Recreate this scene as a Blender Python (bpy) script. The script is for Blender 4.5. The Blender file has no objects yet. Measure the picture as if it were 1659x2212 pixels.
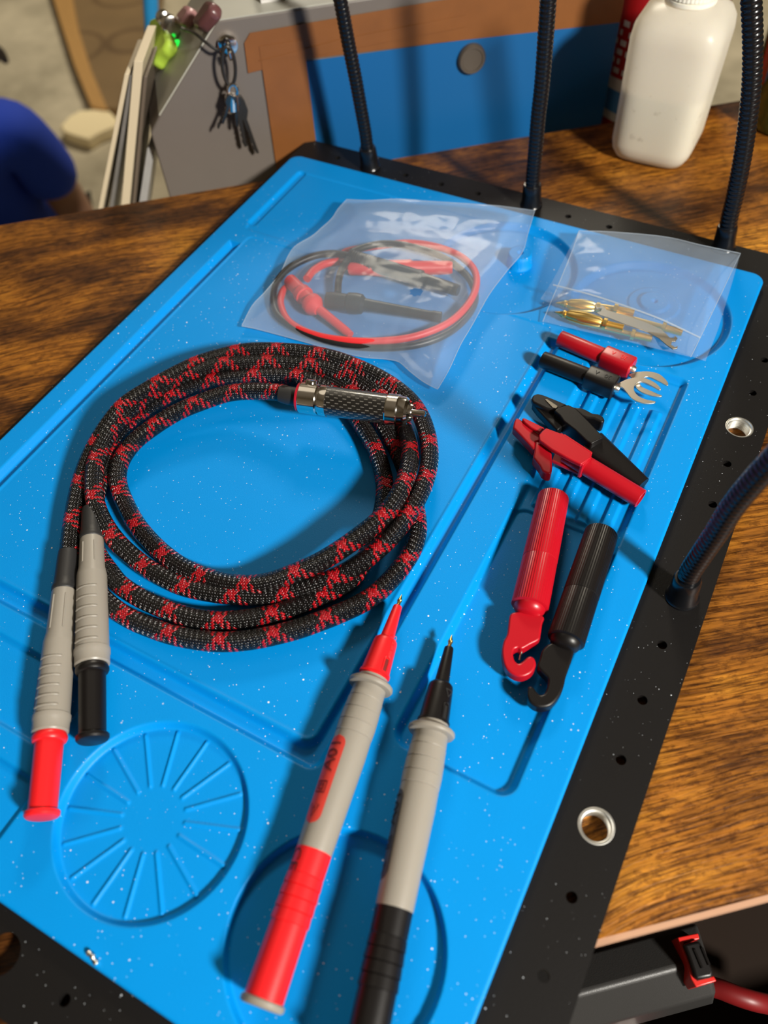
import bpy, bmesh, math, random
import numpy as np
from mathutils import Vector, Matrix, Euler, geometry, noise
random.seed(7)
S = bpy.context.scene
COL = S.collection
PI = math.pi

# ------------------------------------------------------------------ camera, light, exposure
K = 0.28                      # metres per calibration unit (camera is 0.28 m above the mat)
ZM = 0.762                    # height of the mat's top face above the floor
FPX = 1685.23                 # focal length in pixels of a 1659 x 2212 frame
CAM = Vector((1.0481 * K, -1.41887 * K, ZM + K))
ROT = Euler((0.615116, 0.0484113, 0.4881408), 'XYZ')
cd = bpy.data.cameras.new('camera')
cam = bpy.data.objects.new('camera', cd)
COL.objects.link(cam)
cam.location = CAM
cam.rotation_euler = ROT
cd.sensor_fit = 'VERTICAL'
cd.sensor_height = 24
cd.sensor_width = 18
cd.lens = 24 * FPX / 2212
cd.clip_start = 0.01
cd.clip_end = 50
cd.dof.use_dof = True
cd.dof.focus_distance = 0.342
cd.dof.aperture_fstop = 5.0
S.camera = cam
S.view_settings.view_transform = 'Standard'
S.view_settings.look = 'None'
S.view_settings.gamma = 1
S.view_settings.use_curve_mapping = False
S.view_settings.exposure = 0.0

wd = bpy.data.worlds.new('world')
S.world = wd
wd.use_nodes = True
bg = wd.node_tree.nodes['Background']
bg.inputs[0].default_value = (1.0, 0.86, 0.70, 1)
bg.inputs[1].default_value = 0.30


def area(name, loc, target, size, power, color):
    l = bpy.data.lights.new(name, 'AREA')
    l.shape = 'DISK'
    l.size = size
    l.energy = power
    l.color = color
    o = bpy.data.objects.new(name, l)
    COL.objects.link(o)
    o.location = loc
    o.rotation_euler = (Vector(target) - Vector(loc)).to_track_quat('-Z', 'Y').to_euler()
    return o


MC = Vector((0.17, -0.24, ZM))
KEYDIR = Vector((0.745, -0.235, 0.55)).normalized()
area('ceiling_lamp_key', MC + KEYDIR * 1.5, MC, 0.17, 40, (1.0, 0.95, 0.86))
area('ambient_fill', (-0.6, 0.4, 2.55), (0, 0.3, 0), 1.6, 4.5, (1.0, 0.88, 0.70))  # added wide overhead light for ambience, no fixture of the room
area('far_floor_fill', (-1.0, 2.4, 2.5), (-1.2, 1.4, 0), 0.8, 62, (1.0, 0.90, 0.72))  # added light to brighten the far floor and the things on it

# ------------------------------------------------------------------ geometry of the photograph
RM = ROT.to_matrix()


def ray(x, y):
    return RM @ Vector(((x - 829.5) / FPX, -(y - 1106.0) / FPX, -1.0))


def at(x, y, h=0.0):
    """point seen at pixel x,y that lies h millimetres above the mat"""
    d = ray(x, y)
    t = (ZM + h / 1000 - CAM.z) / d.z
    return CAM + d * t


TA = math.radians(40.4)
U = Vector((math.cos(TA), math.sin(TA), 0))
W = Vector((-math.sin(TA), math.cos(TA), 0))


def onw(x, y, w):
    """point seen at pixel x,y on the vertical plane w mm along the depth of the bench"""
    d = ray(x, y)
    t = (w / 1000 - CAM.dot(W)) / d.dot(W)
    return CAM + d * t


def uwz(u, w, h):
    """bench frame, millimetres: u along the bench, w across it, h above the mat"""
    return U * (u / 1000) + W * (w / 1000) + Vector((0, 0, ZM + h / 1000))


def upright(x, y, base):
    """point seen at pixel x,y on the vertical plane through base that faces the camera"""
    n = base - CAM
    n.z = 0
    d = ray(x, y)
    return CAM + d * ((base - CAM).dot(n) / d.dot(n))


# ------------------------------------------------------------------ object helpers
def obj(name, me, mat=None, parent=None):
    o = bpy.data.objects.new(name, me)
    COL.objects.link(o)
    if mat is not None and not me.materials:
        me.materials.append(mat)
    if parent is not None:
        o.parent = parent
        o.matrix_parent_inverse = parent.matrix_world.inverted()
    return o


def thing(name, label, cat, loc=(0, 0, 0), group=None):
    o = bpy.data.objects.new(name, None)
    COL.objects.link(o)
    o.empty_display_size = 0.01
    o.location = loc
    o.matrix_world = Matrix.Translation(Vector(loc))
    return tag(o, label, cat, group)


def tag(o, label, cat, group=None):
    o['label'] = label
    o['category'] = cat
    if group:
        o['group'] = group
    return o


def mesh(name, V, F, smooth=35):
    me = bpy.data.meshes.new(name)
    me.from_pydata([tuple(v) for v in V], [], F)
    me.validate()
    if smooth:
        me.shade_smooth()
        me.set_sharp_from_angle(angle=math.radians(smooth))
    return me


def fix_normals(me):
    bm = bmesh.new()
    bm.from_mesh(me)
    bmesh.ops.recalc_face_normals(bm, faces=bm.faces)
    bm.to_mesh(me)
    bm.free()
    return me


def join(parts):
    V, F = [], []
    for v, f in parts:
        n = len(V)
        V += list(v)
        F += [tuple(i + n for i in q) for q in f]
    return V, F


def frames(pts):
    T = []
    n = len(pts)
    for i in range(n):
        a = pts[max(i - 1, 0)]
        b = pts[min(i + 1, n - 1)]
        t = (b - a)
        T.append(t.normalized() if t.length > 1e-12 else Vector((0, 0, 1)))
    up = Vector((0, 0, 1))
    if abs(T[0].dot(up)) > 0.95:
        up = Vector((0, 1, 0))
    N = [(up - T[0] * up.dot(T[0])).normalized()]
    for i in range(1, n):
        v = N[-1] - T[i] * N[-1].dot(T[i])
        N.append(v.normalized())
    return T, N


def spline(ctrl, step):
    """Catmull-Rom through the control points, resampled evenly"""
    P = [Vector(c) for c in ctrl]
    P = [P[0] * 2 - P[1]] + P + [P[-1] * 2 - P[-2]]
    D = []
    for i in range(1, len(P) - 2):
        a, b, c, d = P[i - 1], P[i], P[i + 1], P[i + 2]
        for k in range(24):
            t = k / 24
            D.append(0.5 * ((2 * b) + (c - a) * t + (2 * a - 5 * b + 4 * c - d) * t * t + (3 * b - a - 3 * c + d) * t ** 3))
    D.append(P[-2])
    out = [D[0]]
    acc = 0
    for i in range(1, len(D)):
        seg = (D[i] - D[i - 1]).length
        while acc + seg >= step:
            r = (step - acc) / seg
            q = D[i - 1].lerp(D[i], r)
            D[i - 1] = q
            out.append(q)
            seg = (D[i] - q).length
            acc = 0
        acc += seg
    if (out[-1] - D[-1]).length > step * 0.2:
        out.append(D[-1])
    return out


def tube(name, pts, rad, mat, parent=None, seg=20, caps=True, uv=True, smooth=40):
    T, N = frames(pts)
    V, F = [], []
    L = 0
    Ls = []
    for i, p in enumerate(pts):
        if i:
            L += (pts[i] - pts[i - 1]).length
        Ls.append(L)
        B = T[i].cross(N[i])
        r = rad(L) if callable(rad) else rad
        for k in range(seg):
            a = 2 * PI * k / seg
            V.append(p + (N[i] * math.cos(a) + B * math.sin(a)) * r)
    n = len(pts)
    for i in range(n - 1):
        for k in range(seg):
            k2 = (k + 1) % seg
            F.append((i * seg + k, i * seg + k2, (i + 1) * seg + k2, (i + 1) * seg + k))
    nq = len(F)
    if caps:
        F.append(tuple(range(seg - 1, -1, -1)))
        F.append(tuple((n - 1) * seg + k for k in range(seg)))
    me = bpy.data.meshes.new(name)
    me.from_pydata([tuple(v) for v in V], [], F)
    if uv:
        ul = me.uv_layers.new(name='uv')
        data = np.zeros(len(me.loops) * 2, dtype=np.float32)
        q = 0
        for i in range(n - 1):
            for k in range(seg):
                for (ii, kk) in ((i, k), (i, k + 1), (i + 1, k + 1), (i + 1, k)):
                    data[q] = Ls[ii] * 1000
                    data[q + 1] = kk / seg
                    q += 2
        ul.data.foreach_set('uv', data)
    me.shade_smooth()
    me.set_sharp_from_angle(angle=math.radians(smooth))
    return obj(name, me, mat, parent)


def lathe_data(a, b, prof, seg=40, ridge=None, up=None):
    """surface of revolution about the line a->b; prof = [(distance mm from a, radius mm)]
    ridge(angle index, s) multiplies the radius"""
    ax = (b - a).normalized()
    up = Vector(up) if up is not None else Vector((0, 0, 1))
    if abs(ax.dot(up)) > 0.95:
        up = Vector((1, 0, 0))
    N = (up - ax * up.dot(ax)).normalized()
    B = ax.cross(N)
    V, F = [], []
    for s, r in prof:
        for k in range(seg):
            t = 2 * PI * k / seg
            m = ridge(k, s) if ridge else 1
            V.append(a + ax * (s / 1000) + (N * math.cos(t) + B * math.sin(t)) * (max(r, 0.001) / 1000 * m))
    n = len(prof)
    for i in range(n - 1):
        for k in range(seg):
            k2 = (k + 1) % seg
            F.append((i * seg + k, i * seg + k2, (i + 1) * seg + k2, (i + 1) * seg + k))
    F.append(tuple(range(seg - 1, -1, -1)))
    F.append(tuple((n - 1) * seg + k for k in range(seg)))
    return V, F


def lathe(name, a, b, prof, mat, parent=None, seg=40, ridge=None, smooth=32, up=None):
    V, F = lathe_data(a, b, prof, seg, ridge, up)
    return obj(name, mesh(name, V, F, smooth), mat, parent)


def bevel_obj(o, w, seg=3, ang=35):
    m = o.modifiers.new('bevel', 'BEVEL')
    m.width = w
    m.segments = seg
    m.limit_method = 'ANGLE'
    m.angle_limit = math.radians(ang)
    m.harden_normals = False
    return o


def prism(name, top, depth, mat, parent=None, bevel=0.0, direction=(0, 0, -1), smooth=40, segs=3):
    """solid from a planar outline (world points) pushed along direction by depth metres"""
    n = len(top)
    d = Vector(direction).normalized() * depth
    V = [Vector(p) for p in top] + [Vector(p) + d for p in top]
    F = [tuple(range(n)), tuple(range(2 * n - 1, n - 1, -1))]
    for i in range(n):
        j = (i + 1) % n
        F.append((i, i + n, j + n, j))
    me = mesh(name, V, F, 0)
    fix_normals(me)
    me.shade_smooth()
    me.set_sharp_from_angle(angle=math.radians(smooth))
    o = obj(name, me, mat, parent)
    if bevel:
        bevel_obj(o, bevel, segs)
    return o


def plate(name, px, h, depth, mat, parent=None, bevel=0.0, smoothpath=False, tilt=None, segs=3):
    """outline given in photograph pixels on the plane h mm above the mat, depth in mm downwards"""
    pts = [at(x, y, (tilt(x, y) if tilt else h)) for x, y in px]
    if smoothpath:
        pts = closed_spline(pts, 5)
    return prism(name, pts, depth / 1000, mat, parent, bevel / 1000, segs=segs)


def closed_spline(P, sub):
    n = len(P)
    out = []
    for i in range(n):
        a, b, c, d = P[i - 1], P[i], P[(i + 1) % n], P[(i + 2) % n]
        for k in range(sub):
            t = k / sub
            out.append(0.5 * ((2 * b) + (c - a) * t + (2 * a - 5 * b + 4 * c - d) * t * t + (3 * b - a - 3 * c + d) * t ** 3))
    return out


def box(name, M, size, mat, parent=None, bevel=0.0):
    """box with centre/orientation matrix M and full size in metres"""
    x, y, z = [s / 2 for s in size]
    V = [M @ Vector((sx * x, sy * y, sz * z)) for sx in (-1, 1) for sy in (-1, 1) for sz in (-1, 1)]
    F = [(0, 1, 3, 2), (4, 6, 7, 5), (0, 4, 5, 1), (2, 3, 7, 6), (0, 2, 6, 4), (1, 5, 7, 3)]
    o = obj(name, mesh(name, V, F, 30), mat, parent)
    if bevel:
        bevel_obj(o, bevel)
    return o


def bench_box(name, u0, u1, w0, w1, h0, h1, mat, parent=None, bevel=0.0):
    c = uwz((u0 + u1) / 2, (w0 + w1) / 2, (h0 + h1) / 2)
    M = Matrix.Translation(c) @ Matrix.Rotation(TA, 4, 'Z')
    return box(name, M, (abs(u1 - u0) / 1000, abs(w1 - w0) / 1000, abs(h1 - h0) / 1000), mat, parent, bevel / 1000)


def text_mesh(s, size):
    cu = bpy.data.curves.new('lettering', 'FONT')
    cu.body = s
    cu.size = size
    cu.extrude = 0
    cu.align_x = 'CENTER'
    cu.align_y = 'CENTER'
    cu.resolution_u = 3
    o = bpy.data.objects.new('lettering', cu)
    COL.objects.link(o)
    dg = bpy.context.evaluated_depsgraph_get()
    me = bpy.data.meshes.new_from_object(o.evaluated_get(dg))
    bpy.data.objects.remove(o)
    bm = bmesh.new()
    bm.from_mesh(me)
    bmesh.ops.triangulate(bm, faces=bm.faces[:])
    for _ in range(2):
        long_ = [e for e in bm.edges if e.calc_length() > size * 0.12]
        bmesh.ops.subdivide_edges(bm, edges=long_, cuts=2)
        bmesh.ops.triangulate(bm, faces=bm.faces[:])
    bm.verts.ensure_lookup_table()
    V = [v.co.copy() for v in bm.verts]
    F = [tuple(v.index for v in f.verts) for f in bm.faces]
    bm.free()
    bpy.data.meshes.remove(me)
    return V, F


def text_on_cyl(name, s, size, a, b, s0, ang, r, mat, parent, flip=1, extra=None):
    """lettering laid along the axis a->b, at distance s0 mm, wrapped at angle ang on radius r mm"""
    V, F = text_mesh(s, size) if extra is None else extra
    ax = (b - a).normalized()
    up = Vector((0, 0, 1))
    N = (up - ax * up.dot(ax)).normalized()
    B = ax.cross(N)
    out = []
    for v in V:
        t = ang + flip * v.y / (r / 1000)
        out.append(a + ax * (s0 / 1000 + flip * v.x) + (N * math.cos(t) + B * math.sin(t)) * (r / 1000))
    return obj(name, mesh(name, out, F, 0), mat, parent)


# ------------------------------------------------------------------ materials
def mat_base(name):
    m = bpy.data.materials.new(name)
    m.use_nodes = True
    nt = m.node_tree
    return m, nt, nt.nodes['Principled BSDF']


def nd(nt, t, **kw):
    n = nt.nodes.new(t)
    for k, v in kw.items():
        setattr(n, k, v)
    return n


def plastic(name, col, rough=0.4, bump=0.0, scale=2500, spec=0.5, metal=0.0, coat=0.0, sss=0.0, dust=0.0, var=0.0):
    m, nt, p = mat_base(name)
    p.inputs['Base Color'].default_value = (*col, 1)
    p.inputs['Roughness'].default_value = rough
    p.inputs['Specular IOR Level'].default_value = spec
    p.inputs['Metallic'].default_value = metal
    p.inputs['Coat Weight'].default_value = coat
    if sss:
        p.inputs['Subsurface Weight'].default_value = sss
        p.inputs['Subsurface Radius'].default_value = (0.004, 0.002, 0.001)
        p.inputs['Subsurface Scale'].default_value = 0.6
    tc = nd(nt, 'ShaderNodeTexCoord')
    if bump:
        n = nd(nt, 'ShaderNodeTexNoise')
        n.inputs['Scale'].default_value = scale
        n.inputs['Detail'].default_value = 2
        b = nd(nt, 'ShaderNodeBump')
        b.inputs['Strength'].default_value = bump
        b.inputs['Distance'].default_value = 0.0004
        nt.links.new(tc.outputs['Object'], n.inputs['Vector'])
        nt.links.new(n.outputs['Fac'], b.inputs['Height'])
        nt.links.new(b.outputs['Normal'], p.inputs['Normal'])
    src = None
    if var:
        n2 = nd(nt, 'ShaderNodeTexNoise')
        n2.inputs['Scale'].default_value = 60
        n2.inputs['Detail'].default_value = 5
        mr = nd(nt, 'ShaderNodeMapRange')
        mr.inputs['To Min'].default_value = 1 - var
        mr.inputs['To Max'].default_value = 1 + var
        mx = nd(nt, 'ShaderNodeVectorMath', operation='SCALE')
        mx.inputs[0].default_value = col
        nt.links.new(tc.outputs['Object'], n2.inputs['Vector'])
        nt.links.new(n2.outputs['Fac'], mr.inputs['Value'])
        nt.links.new(mr.outputs['Result'], mx.inputs['Scale'])
        nt.links.new(mx.outputs['Vector'], p.inputs['Base Color'])
        src = mx.outputs['Vector']
    if dust:
        dust_nodes(nt, p, tc, src, col, dust)
    return m


def dust_nodes(nt, p, tc, src, col, amount, clump=True):
    """real specks of pale dust lying on the surface"""
    fac = None
    for sc, thr in ((420, 0.17), (900, 0.20)):
        v = nd(nt, 'ShaderNodeTexVoronoi')
        v.inputs['Scale'].default_value = sc
        nt.links.new(tc.outputs['Object'], v.inputs['Vector'])
        lt = nd(nt, 'ShaderNodeMath', operation='LESS_THAN')
        nt.links.new(v.outputs['Distance'], lt.inputs[0])
        sep = nd(nt, 'ShaderNodeSeparateColor')
        nt.links.new(v.outputs['Color'], sep.inputs[0])
        # the size of a speck varies from cell to cell, most cells hold none
        pw = nd(nt, 'ShaderNodeMath', operation='POWER')
        nt.links.new(sep.outputs[0], pw.inputs[0])
        pw.inputs[1].default_value = 9 if sc < 500 else 6
        ml = nd(nt, 'ShaderNodeMath', operation='MULTIPLY')
        nt.links.new(pw.outputs[0], ml.inputs[0])
        ml.inputs[1].default_value = thr * amount
        nt.links.new(ml.outputs[0], lt.inputs[1])
        if fac is None:
            fac = lt.outputs[0]
        else:
            mxx = nd(nt, 'ShaderNodeMath', operation='MAXIMUM')
            nt.links.new(fac, mxx.inputs[0])
            nt.links.new(lt.outputs[0], mxx.inputs[1])
            fac = mxx.outputs[0]
    # patchy: more dust in some areas
    n = nd(nt, 'ShaderNodeTexNoise')
    n.inputs['Scale'].default_value = 9
    n.inputs['Detail'].default_value = 3
    nt.links.new(tc.outputs['Object'], n.inputs['Vector'])
    mr = nd(nt, 'ShaderNodeMapRange')
    mr.inputs['From Min'].default_value = 0.38
    mr.inputs['From Max'].default_value = 0.55
    nt.links.new(n.outputs['Fac'], mr.inputs['Value'])
    m2 = nd(nt, 'ShaderNodeMath', operation='MULTIPLY')
    nt.links.new(fac, m2.inputs[0])
    nt.links.new(mr.outputs['Result'], m2.inputs[1])
    mix = nd(nt, 'ShaderNodeMix', data_type='RGBA')
    nt.links.new(m2.outputs[0], mix.inputs['Factor'])
    if src is not None:
        nt.links.new(src, mix.inputs['A'])
    else:
        mix.inputs['A'].default_value = (*col, 1)
    mix.inputs['B'].default_value = (0.75, 0.8, 0.85, 1)
    nt.links.new(mix.outputs['Result'], p.inputs['Base Color'])


M = {}
M['mat'] = plastic('blue_silicone', (0.0, 0.255, 0.70), 0.45, bump=0.12, scale=1800, spec=0.18, dust=1.0, var=0.03)
M['steel'] = plastic('black_powder_coat', (0.007, 0.0062, 0.006), 0.5, bump=0.15, scale=2200, spec=0.22, dust=0.6)
M['grey'] = plastic('grey_plastic', (0.285, 0.26, 0.222), 0.38, bump=0.08, scale=3000, sss=0.1)
M['red'] = plastic('bright_red_plastic', (0.78, 0.012, 0.016), 0.36, bump=0.06, scale=3000)
M['red2'] = plastic('panel_red', (0.62, 0.045, 0.03), 0.5)
M['red3'] = plastic('crimson_plastic', (0.44, 0.004, 0.013), 0.33, bump=0.05, scale=3000)
M['redletter'] = plastic('lettering_dark_red', (0.16, 0.008, 0.006), 0.6)
M['redraised'] = plastic('raised_red', (0.85, 0.05, 0.05), 0.3)
M['black'] = plastic('black_plastic', (0.006, 0.005, 0.005), 0.38, bump=0.06, scale=3000, spec=0.4)
M['black2'] = plastic('dark_grey_panel', (0.045, 0.042, 0.045), 0.5)
M['blackletter'] = plastic('lettering_black', (0.003, 0.003, 0.003), 0.7)
M['blackraised'] = plastic('raised_black', (0.03, 0.03, 0.03), 0.3)
M['rubber'] = plastic('heat_shrink_rubber', (0.018, 0.018, 0.019), 0.5, bump=0.1, scale=1500)
M['chrome'] = plastic('nickel_plate', (0.78, 0.75, 0.70), 0.12, metal=1)
M['zinc'] = plastic('zinc_thread', (0.80, 0.79, 0.74), 0.42, metal=1)
M['brass'] = plastic('brass', (0.72, 0.50, 0.18), 0.25, metal=1)
M['gold'] = plastic('gold_plate', (1.0, 0.72, 0.26), 0.33, metal=1)
M['wire'] = plastic('steel_wire', (0.45, 0.42, 0.36), 0.3, metal=1)
M['liner'] = plastic('tin_fork', (0.86, 0.80, 0.70), 0.34, metal=1)
M['neck'] = plastic('black_gooseneck', (0.005, 0.0055, 0.007), 0.24, spec=0.5)
M['redring'] = plastic('red_ring', (0.5, 0.01, 0.03), 0.3)
M['leadred'] = plastic('red_silicone_lead', (0.75, 0.02, 0.03), 0.4)
M['leadblack'] = plastic('black_silicone_lead', (0.02, 0.018, 0.018), 0.35)


def braid_material():
    m, nt, p = mat_base('red_black_braid')
    uvn = nd(nt, 'ShaderNodeUVMap', uv_map='uv')
    sep = nd(nt, 'ShaderNodeSeparateXYZ')
    nt.links.new(uvn.outputs[0], sep.inputs[0])
    NST = 18.0
    KL = NST / 21.0

    def mth(op, a, b=None, c=None):
        n = nd(nt, 'ShaderNodeMath', operation=op)
        for i, q in enumerate((a, b, c)):
            if q is None:
                continue
            if isinstance(q, (int, float)):
                n.inputs[i].default_value = q
            else:
                nt.links.new(q, n.inputs[i])
        return n.outputs[0]
    u = mth('MULTIPLY', sep.outputs[0], KL)
    v = mth('MULTIPLY', sep.outputs[1], NST)
    a = mth('ADD', u, v)
    b = mth('SUBTRACT', u, v)
    ia, ib = mth('FLOOR', a), mth('FLOOR', b)
    fa, fb = mth('FRACT', a), mth('FRACT', b)
    # two-over two-under: which family lies on top in this cell
    sm = mth('ADD', ia, ib)
    par = mth('MODULO', mth('ADD', sm, 4000.0), 4.0)
    top = mth('LESS_THAN', par, 1.5)           # 1: family a on top
    ma = mth('MODULO', mth('ADD', ia, NST * 100), NST)
    mb = mth('MODULO', mth('ADD', ib, NST * 100), NST)

    def isred(k):
        r1 = mth('MULTIPLY', mth('GREATER_THAN', k, 2.5), mth('LESS_THAN', k, 6.5))
        return r1
    ra, rb = isred(ma), isred(mb)
    red = mth('ADD', mth('MULTIPLY', ra, top), mth('MULTIPLY', rb, mth('SUBTRACT', 1.0, top)))
    # rounded strand profile: the strand on top bulges across its own width
    pa = mth('MULTIPLY', mth('MULTIPLY', fa, mth('SUBTRACT', 1.0, fa)), 4.0)
    pb = mth('MULTIPLY', mth('MULTIPLY', fb, mth('SUBTRACT', 1.0, fb)), 4.0)
    ra_ = mth('MULTIPLY', mth('ADD', par, fb), 0.5)
    rb_2 = mth('MULTIPLY', mth('ADD', mth('SUBTRACT', par, 2.0), fa), 0.5)
    ea = mth('MULTIPLY', mth('MULTIPLY', ra_, mth('SUBTRACT', 1.0, ra_)), 4.0)
    eb = mth('MULTIPLY', mth('MULTIPLY', rb_2, mth('SUBTRACT', 1.0, rb_2)), 4.0)
    ha = mth('MULTIPLY', pa, mth('POWER', mth('MAXIMUM', ea, 0.0), 0.5))
    hb = mth('MULTIPLY', pb, mth('POWER', mth('MAXIMUM', eb, 0.0), 0.5))
    h = mth('ADD', mth('MULTIPLY', ha, top), mth('MULTIPLY', hb, mth('SUBTRACT', 1.0, top)))
    # fine filaments inside each strand
    fil = mth('ABSOLUTE', mth('SINE', mth('MULTIPLY', mth('ADD', mth('MULTIPLY', fa, top), mth('MULTIPLY', fb, mth('SUBTRACT', 1.0, top))), 12.5)))
    hh = mth('ADD', h, mth('MULTIPLY', fil, 0.10))
    mix = nd(nt, 'ShaderNodeMix', data_type='RGBA')
    nt.links.new(red, mix.inputs['Factor'])
    mix.inputs['A'].default_value = (0.004, 0.0035, 0.0035, 1)
    mix.inputs['B'].default_value = (0.36, 0.004, 0.009, 1)
    nt.links.new(mix.outputs['Result'], p.inputs['Base Color'])
    p.inputs['Roughness'].default_value = 0.21
    p.inputs['Specular IOR Level'].default_value = 0.6
    bmp = nd(nt, 'ShaderNodeBump')
    bmp.inputs['Strength'].default_value = 1.0
    bmp.inputs['Distance'].default_value = 0.00042
    nt.links.new(hh, bmp.inputs['Height'])
    nt.links.new(bmp.outputs['Normal'], p.inputs['Normal'])
    return m


M['braid'] = braid_material()


def carbon_material():
    m, nt, p = mat_base('carbon_weave')
    uvn = nd(nt, 'ShaderNodeUVMap', uv_map='uv')
    br = nd(nt, 'ShaderNodeTexBrick')
    br.offset = 0.5
    br.inputs['Scale'].default_value = 1.0
    br.inputs['Brick Width'].default_value = 3.7
    br.inputs['Row Height'].default_value = 1.1
    br.inputs['Mortar Size'].default_value = 0.0
    br.inputs['Color1'].default_value = (0, 0, 0, 1)
    mp = nd(nt, 'ShaderNodeMapping')
    mp.inputs['Scale'].default_value = (1, 46, 1)
    nt.links.new(uvn.outputs[0], mp.inputs[0])
    sep = nd(nt, 'ShaderNodeSeparateXYZ')
    nt.links.new(mp.outputs[0], sep.inputs[0])

    def mth(op, a, b=None):
        n = nd(nt, 'ShaderNodeMath', operation=op)
        for i, q in enumerate((a, b)):
            if q is None:
                continue
            if isinstance(q, (int, float)):
                n.inputs[i].default_value = q
            else:
                nt.links.new(q, n.inputs[i])
        return n.outputs[0]
    row = mth('FLOOR', mth('DIVIDE', sep.outputs[1], 1.35))
    fy = mth('FRACT', mth('DIVIDE', sep.outputs[1], 1.35))
    ux = mth('ADD', mth('DIVIDE', sep.outputs[0], 4.0), mth('MULTIPLY', row, 0.42))
    fx = mth('FRACT', ux)
    dash = mth('MULTIPLY', mth('LESS_THAN', fx, 0.42), mth('MULTIPLY', mth('GREATER_THAN', fy, 0.32), mth('LESS_THAN', fy, 0.66)))
    mix = nd(nt, 'ShaderNodeMix', data_type='RGBA')
    nt.links.new(dash, mix.inputs['Factor'])
    mix.inputs['A'].default_value = (0.008, 0.007, 0.006, 1)
    mix.inputs['B'].default_value = (0.13, 0.12, 0.105, 1)
    nt.links.new(mix.outputs['Result'], p.inputs['Base Color'])
    nt.nodes.remove(br)
    p.inputs['Roughness'].default_value = 0.35
    p.inputs['Coat Weight'].default_value = 0.8
    p.inputs['Coat Roughness'].default_value = 0.08
    return m


M['carbon'] = carbon_material()


def wood_material():
    m, nt, p = mat_base('rustic_brown_laminate')
    tc = nd(nt, 'ShaderNodeTexCoord')
    mp = nd(nt, 'ShaderNodeMapping')
    mp.inputs['Rotation'].default_value = (0, 0, -TA)
    nt.links.new(tc.outputs['Object'], mp.inputs[0])
    wrp = nd(nt, 'ShaderNodeTexNoise')
    wrp.inputs['Scale'].default_value = 5
    wrp.inputs['Detail'].default_value = 2
    nt.links.new(mp.outputs[0], wrp.inputs['Vector'])
    wadd = nd(nt, 'ShaderNodeVectorMath', operation='MULTIPLY_ADD')
    nt.links.new(wrp.outputs['Color'], wadd.inputs[0])
    wadd.inputs[1].default_value = (0.02, 0.05, 0)
    nt.links.new(mp.outputs[0], wadd.inputs[2])

    def noi(scale, vec, det=6, rough=0.6):
        s = nd(nt, 'ShaderNodeMapping')
        s.inputs['Scale'].default_value = vec
        nt.links.new(wadd.outputs[0], s.inputs[0])
        n = nd(nt, 'ShaderNodeTexNoise')
        n.inputs['Scale'].default_value = scale
        n.inputs['Detail'].default_value = det
        n.inputs['Roughness'].default_value = rough
        nt.links.new(s.outputs[0], n.inputs['Vector'])
        return n.outputs['Fac']

    def ramp(src, stops):
        r = nd(nt, 'ShaderNodeValToRGB')
        e = r.color_ramp.elements
        while len(e) < len(stops):
            e.new(0.5)
        for q, (pos, c) in zip(e, stops):
            q.position = pos
            q.color = (*c, 1)
        nt.links.new(src, r.inputs[0])
        return r.outputs[0]

    def mixc(a, b, f, mode='MIX'):
        x = nd(nt, 'ShaderNodeMix', data_type='RGBA', blend_type=mode)
        nt.links.new(a, x.inputs['A'])
        nt.links.new(b, x.inputs['B'])
        if isinstance(f, float):
            x.inputs['Factor'].default_value = f
        else:
            nt.links.new(f, x.inputs['Factor'])
        return x.outputs['Result']
    big = noi(9, (0.9, 2.2, 1), 6, 0.62)
    base = ramp(big, [(0.32, (0.024, 0.009, 0.003)), (0.45, (0.095, 0.033, 0.007)), (0.56, (0.32, 0.118, 0.014)), (0.73, (0.60, 0.26, 0.028))])
    grain = noi(60, (1, 14, 1), 5, 0.7)
    gm = ramp(grain, [(0.38, (0.22, 0.18, 0.16)), (0.50, (1, 1, 1)), (0.72, (1.3, 1.25, 1.1))])
    col = mixc(base, gm, 0.85, 'MULTIPLY')
    fine = noi(230, (0.10, 3.0, 1), 4, 0.65)
    fm = ramp(fine, [(0.40, (0.35, 0.3, 0.28)), (0.50, (1, 1, 1)), (0.7, (1.2, 1.15, 1.05))])
    col = mixc(col, fm, 0.8, 'MULTIPLY')
    spots = noi(210, (1, 2.0, 1), 4, 0.7)
    sm = ramp(spots, [(0.38, (0.35, 0.3, 0.3)), (0.5, (1, 1, 1))])
    col = mixc(col, sm, 0.7, 'MULTIPLY')
    crack = noi(14, (1, 13, 1), 3, 0.5)
    cm = ramp(crack, [(0.478, (1, 1, 1)), (0.495, (0.12, 0.08, 0.06)), (0.505, (0.12, 0.08, 0.06)), (0.522, (1, 1, 1))])
    gate = noi(7, (1, 1.5, 1), 2)
    gt = nd(nt, 'ShaderNodeMapRange')
    gt.inputs['From Min'].default_value = 0.52
    gt.inputs['From Max'].default_value = 0.62
    nt.links.new(gate, gt.inputs['Value'])
    col = mixc(col, mixc(col, cm, 1.0, 'MULTIPLY'), gt.outputs[0])
    nt.links.new(col, p.inputs['Base Color'])
    p.inputs['Roughness'].default_value = 0.4
    p.inputs['Specular IOR Level'].default_value = 0.3
    rip = noi(240, (0.12, 3.2, 1), 4, 0.6)
    b = nd(nt, 'ShaderNodeBump')
    b.inputs['Strength'].default_value = 0.6
    b.inputs['Distance'].default_value = 0.00045
    nt.links.new(rip, b.inputs['Height'])
    nt.links.new(b.outputs['Normal'], p.inputs['Normal'])
    return m


M['wood'] = wood_material()
M['woodedge'] = plastic('pale_edge_banding', (0.52, 0.30, 0.19), 0.4)


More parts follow.
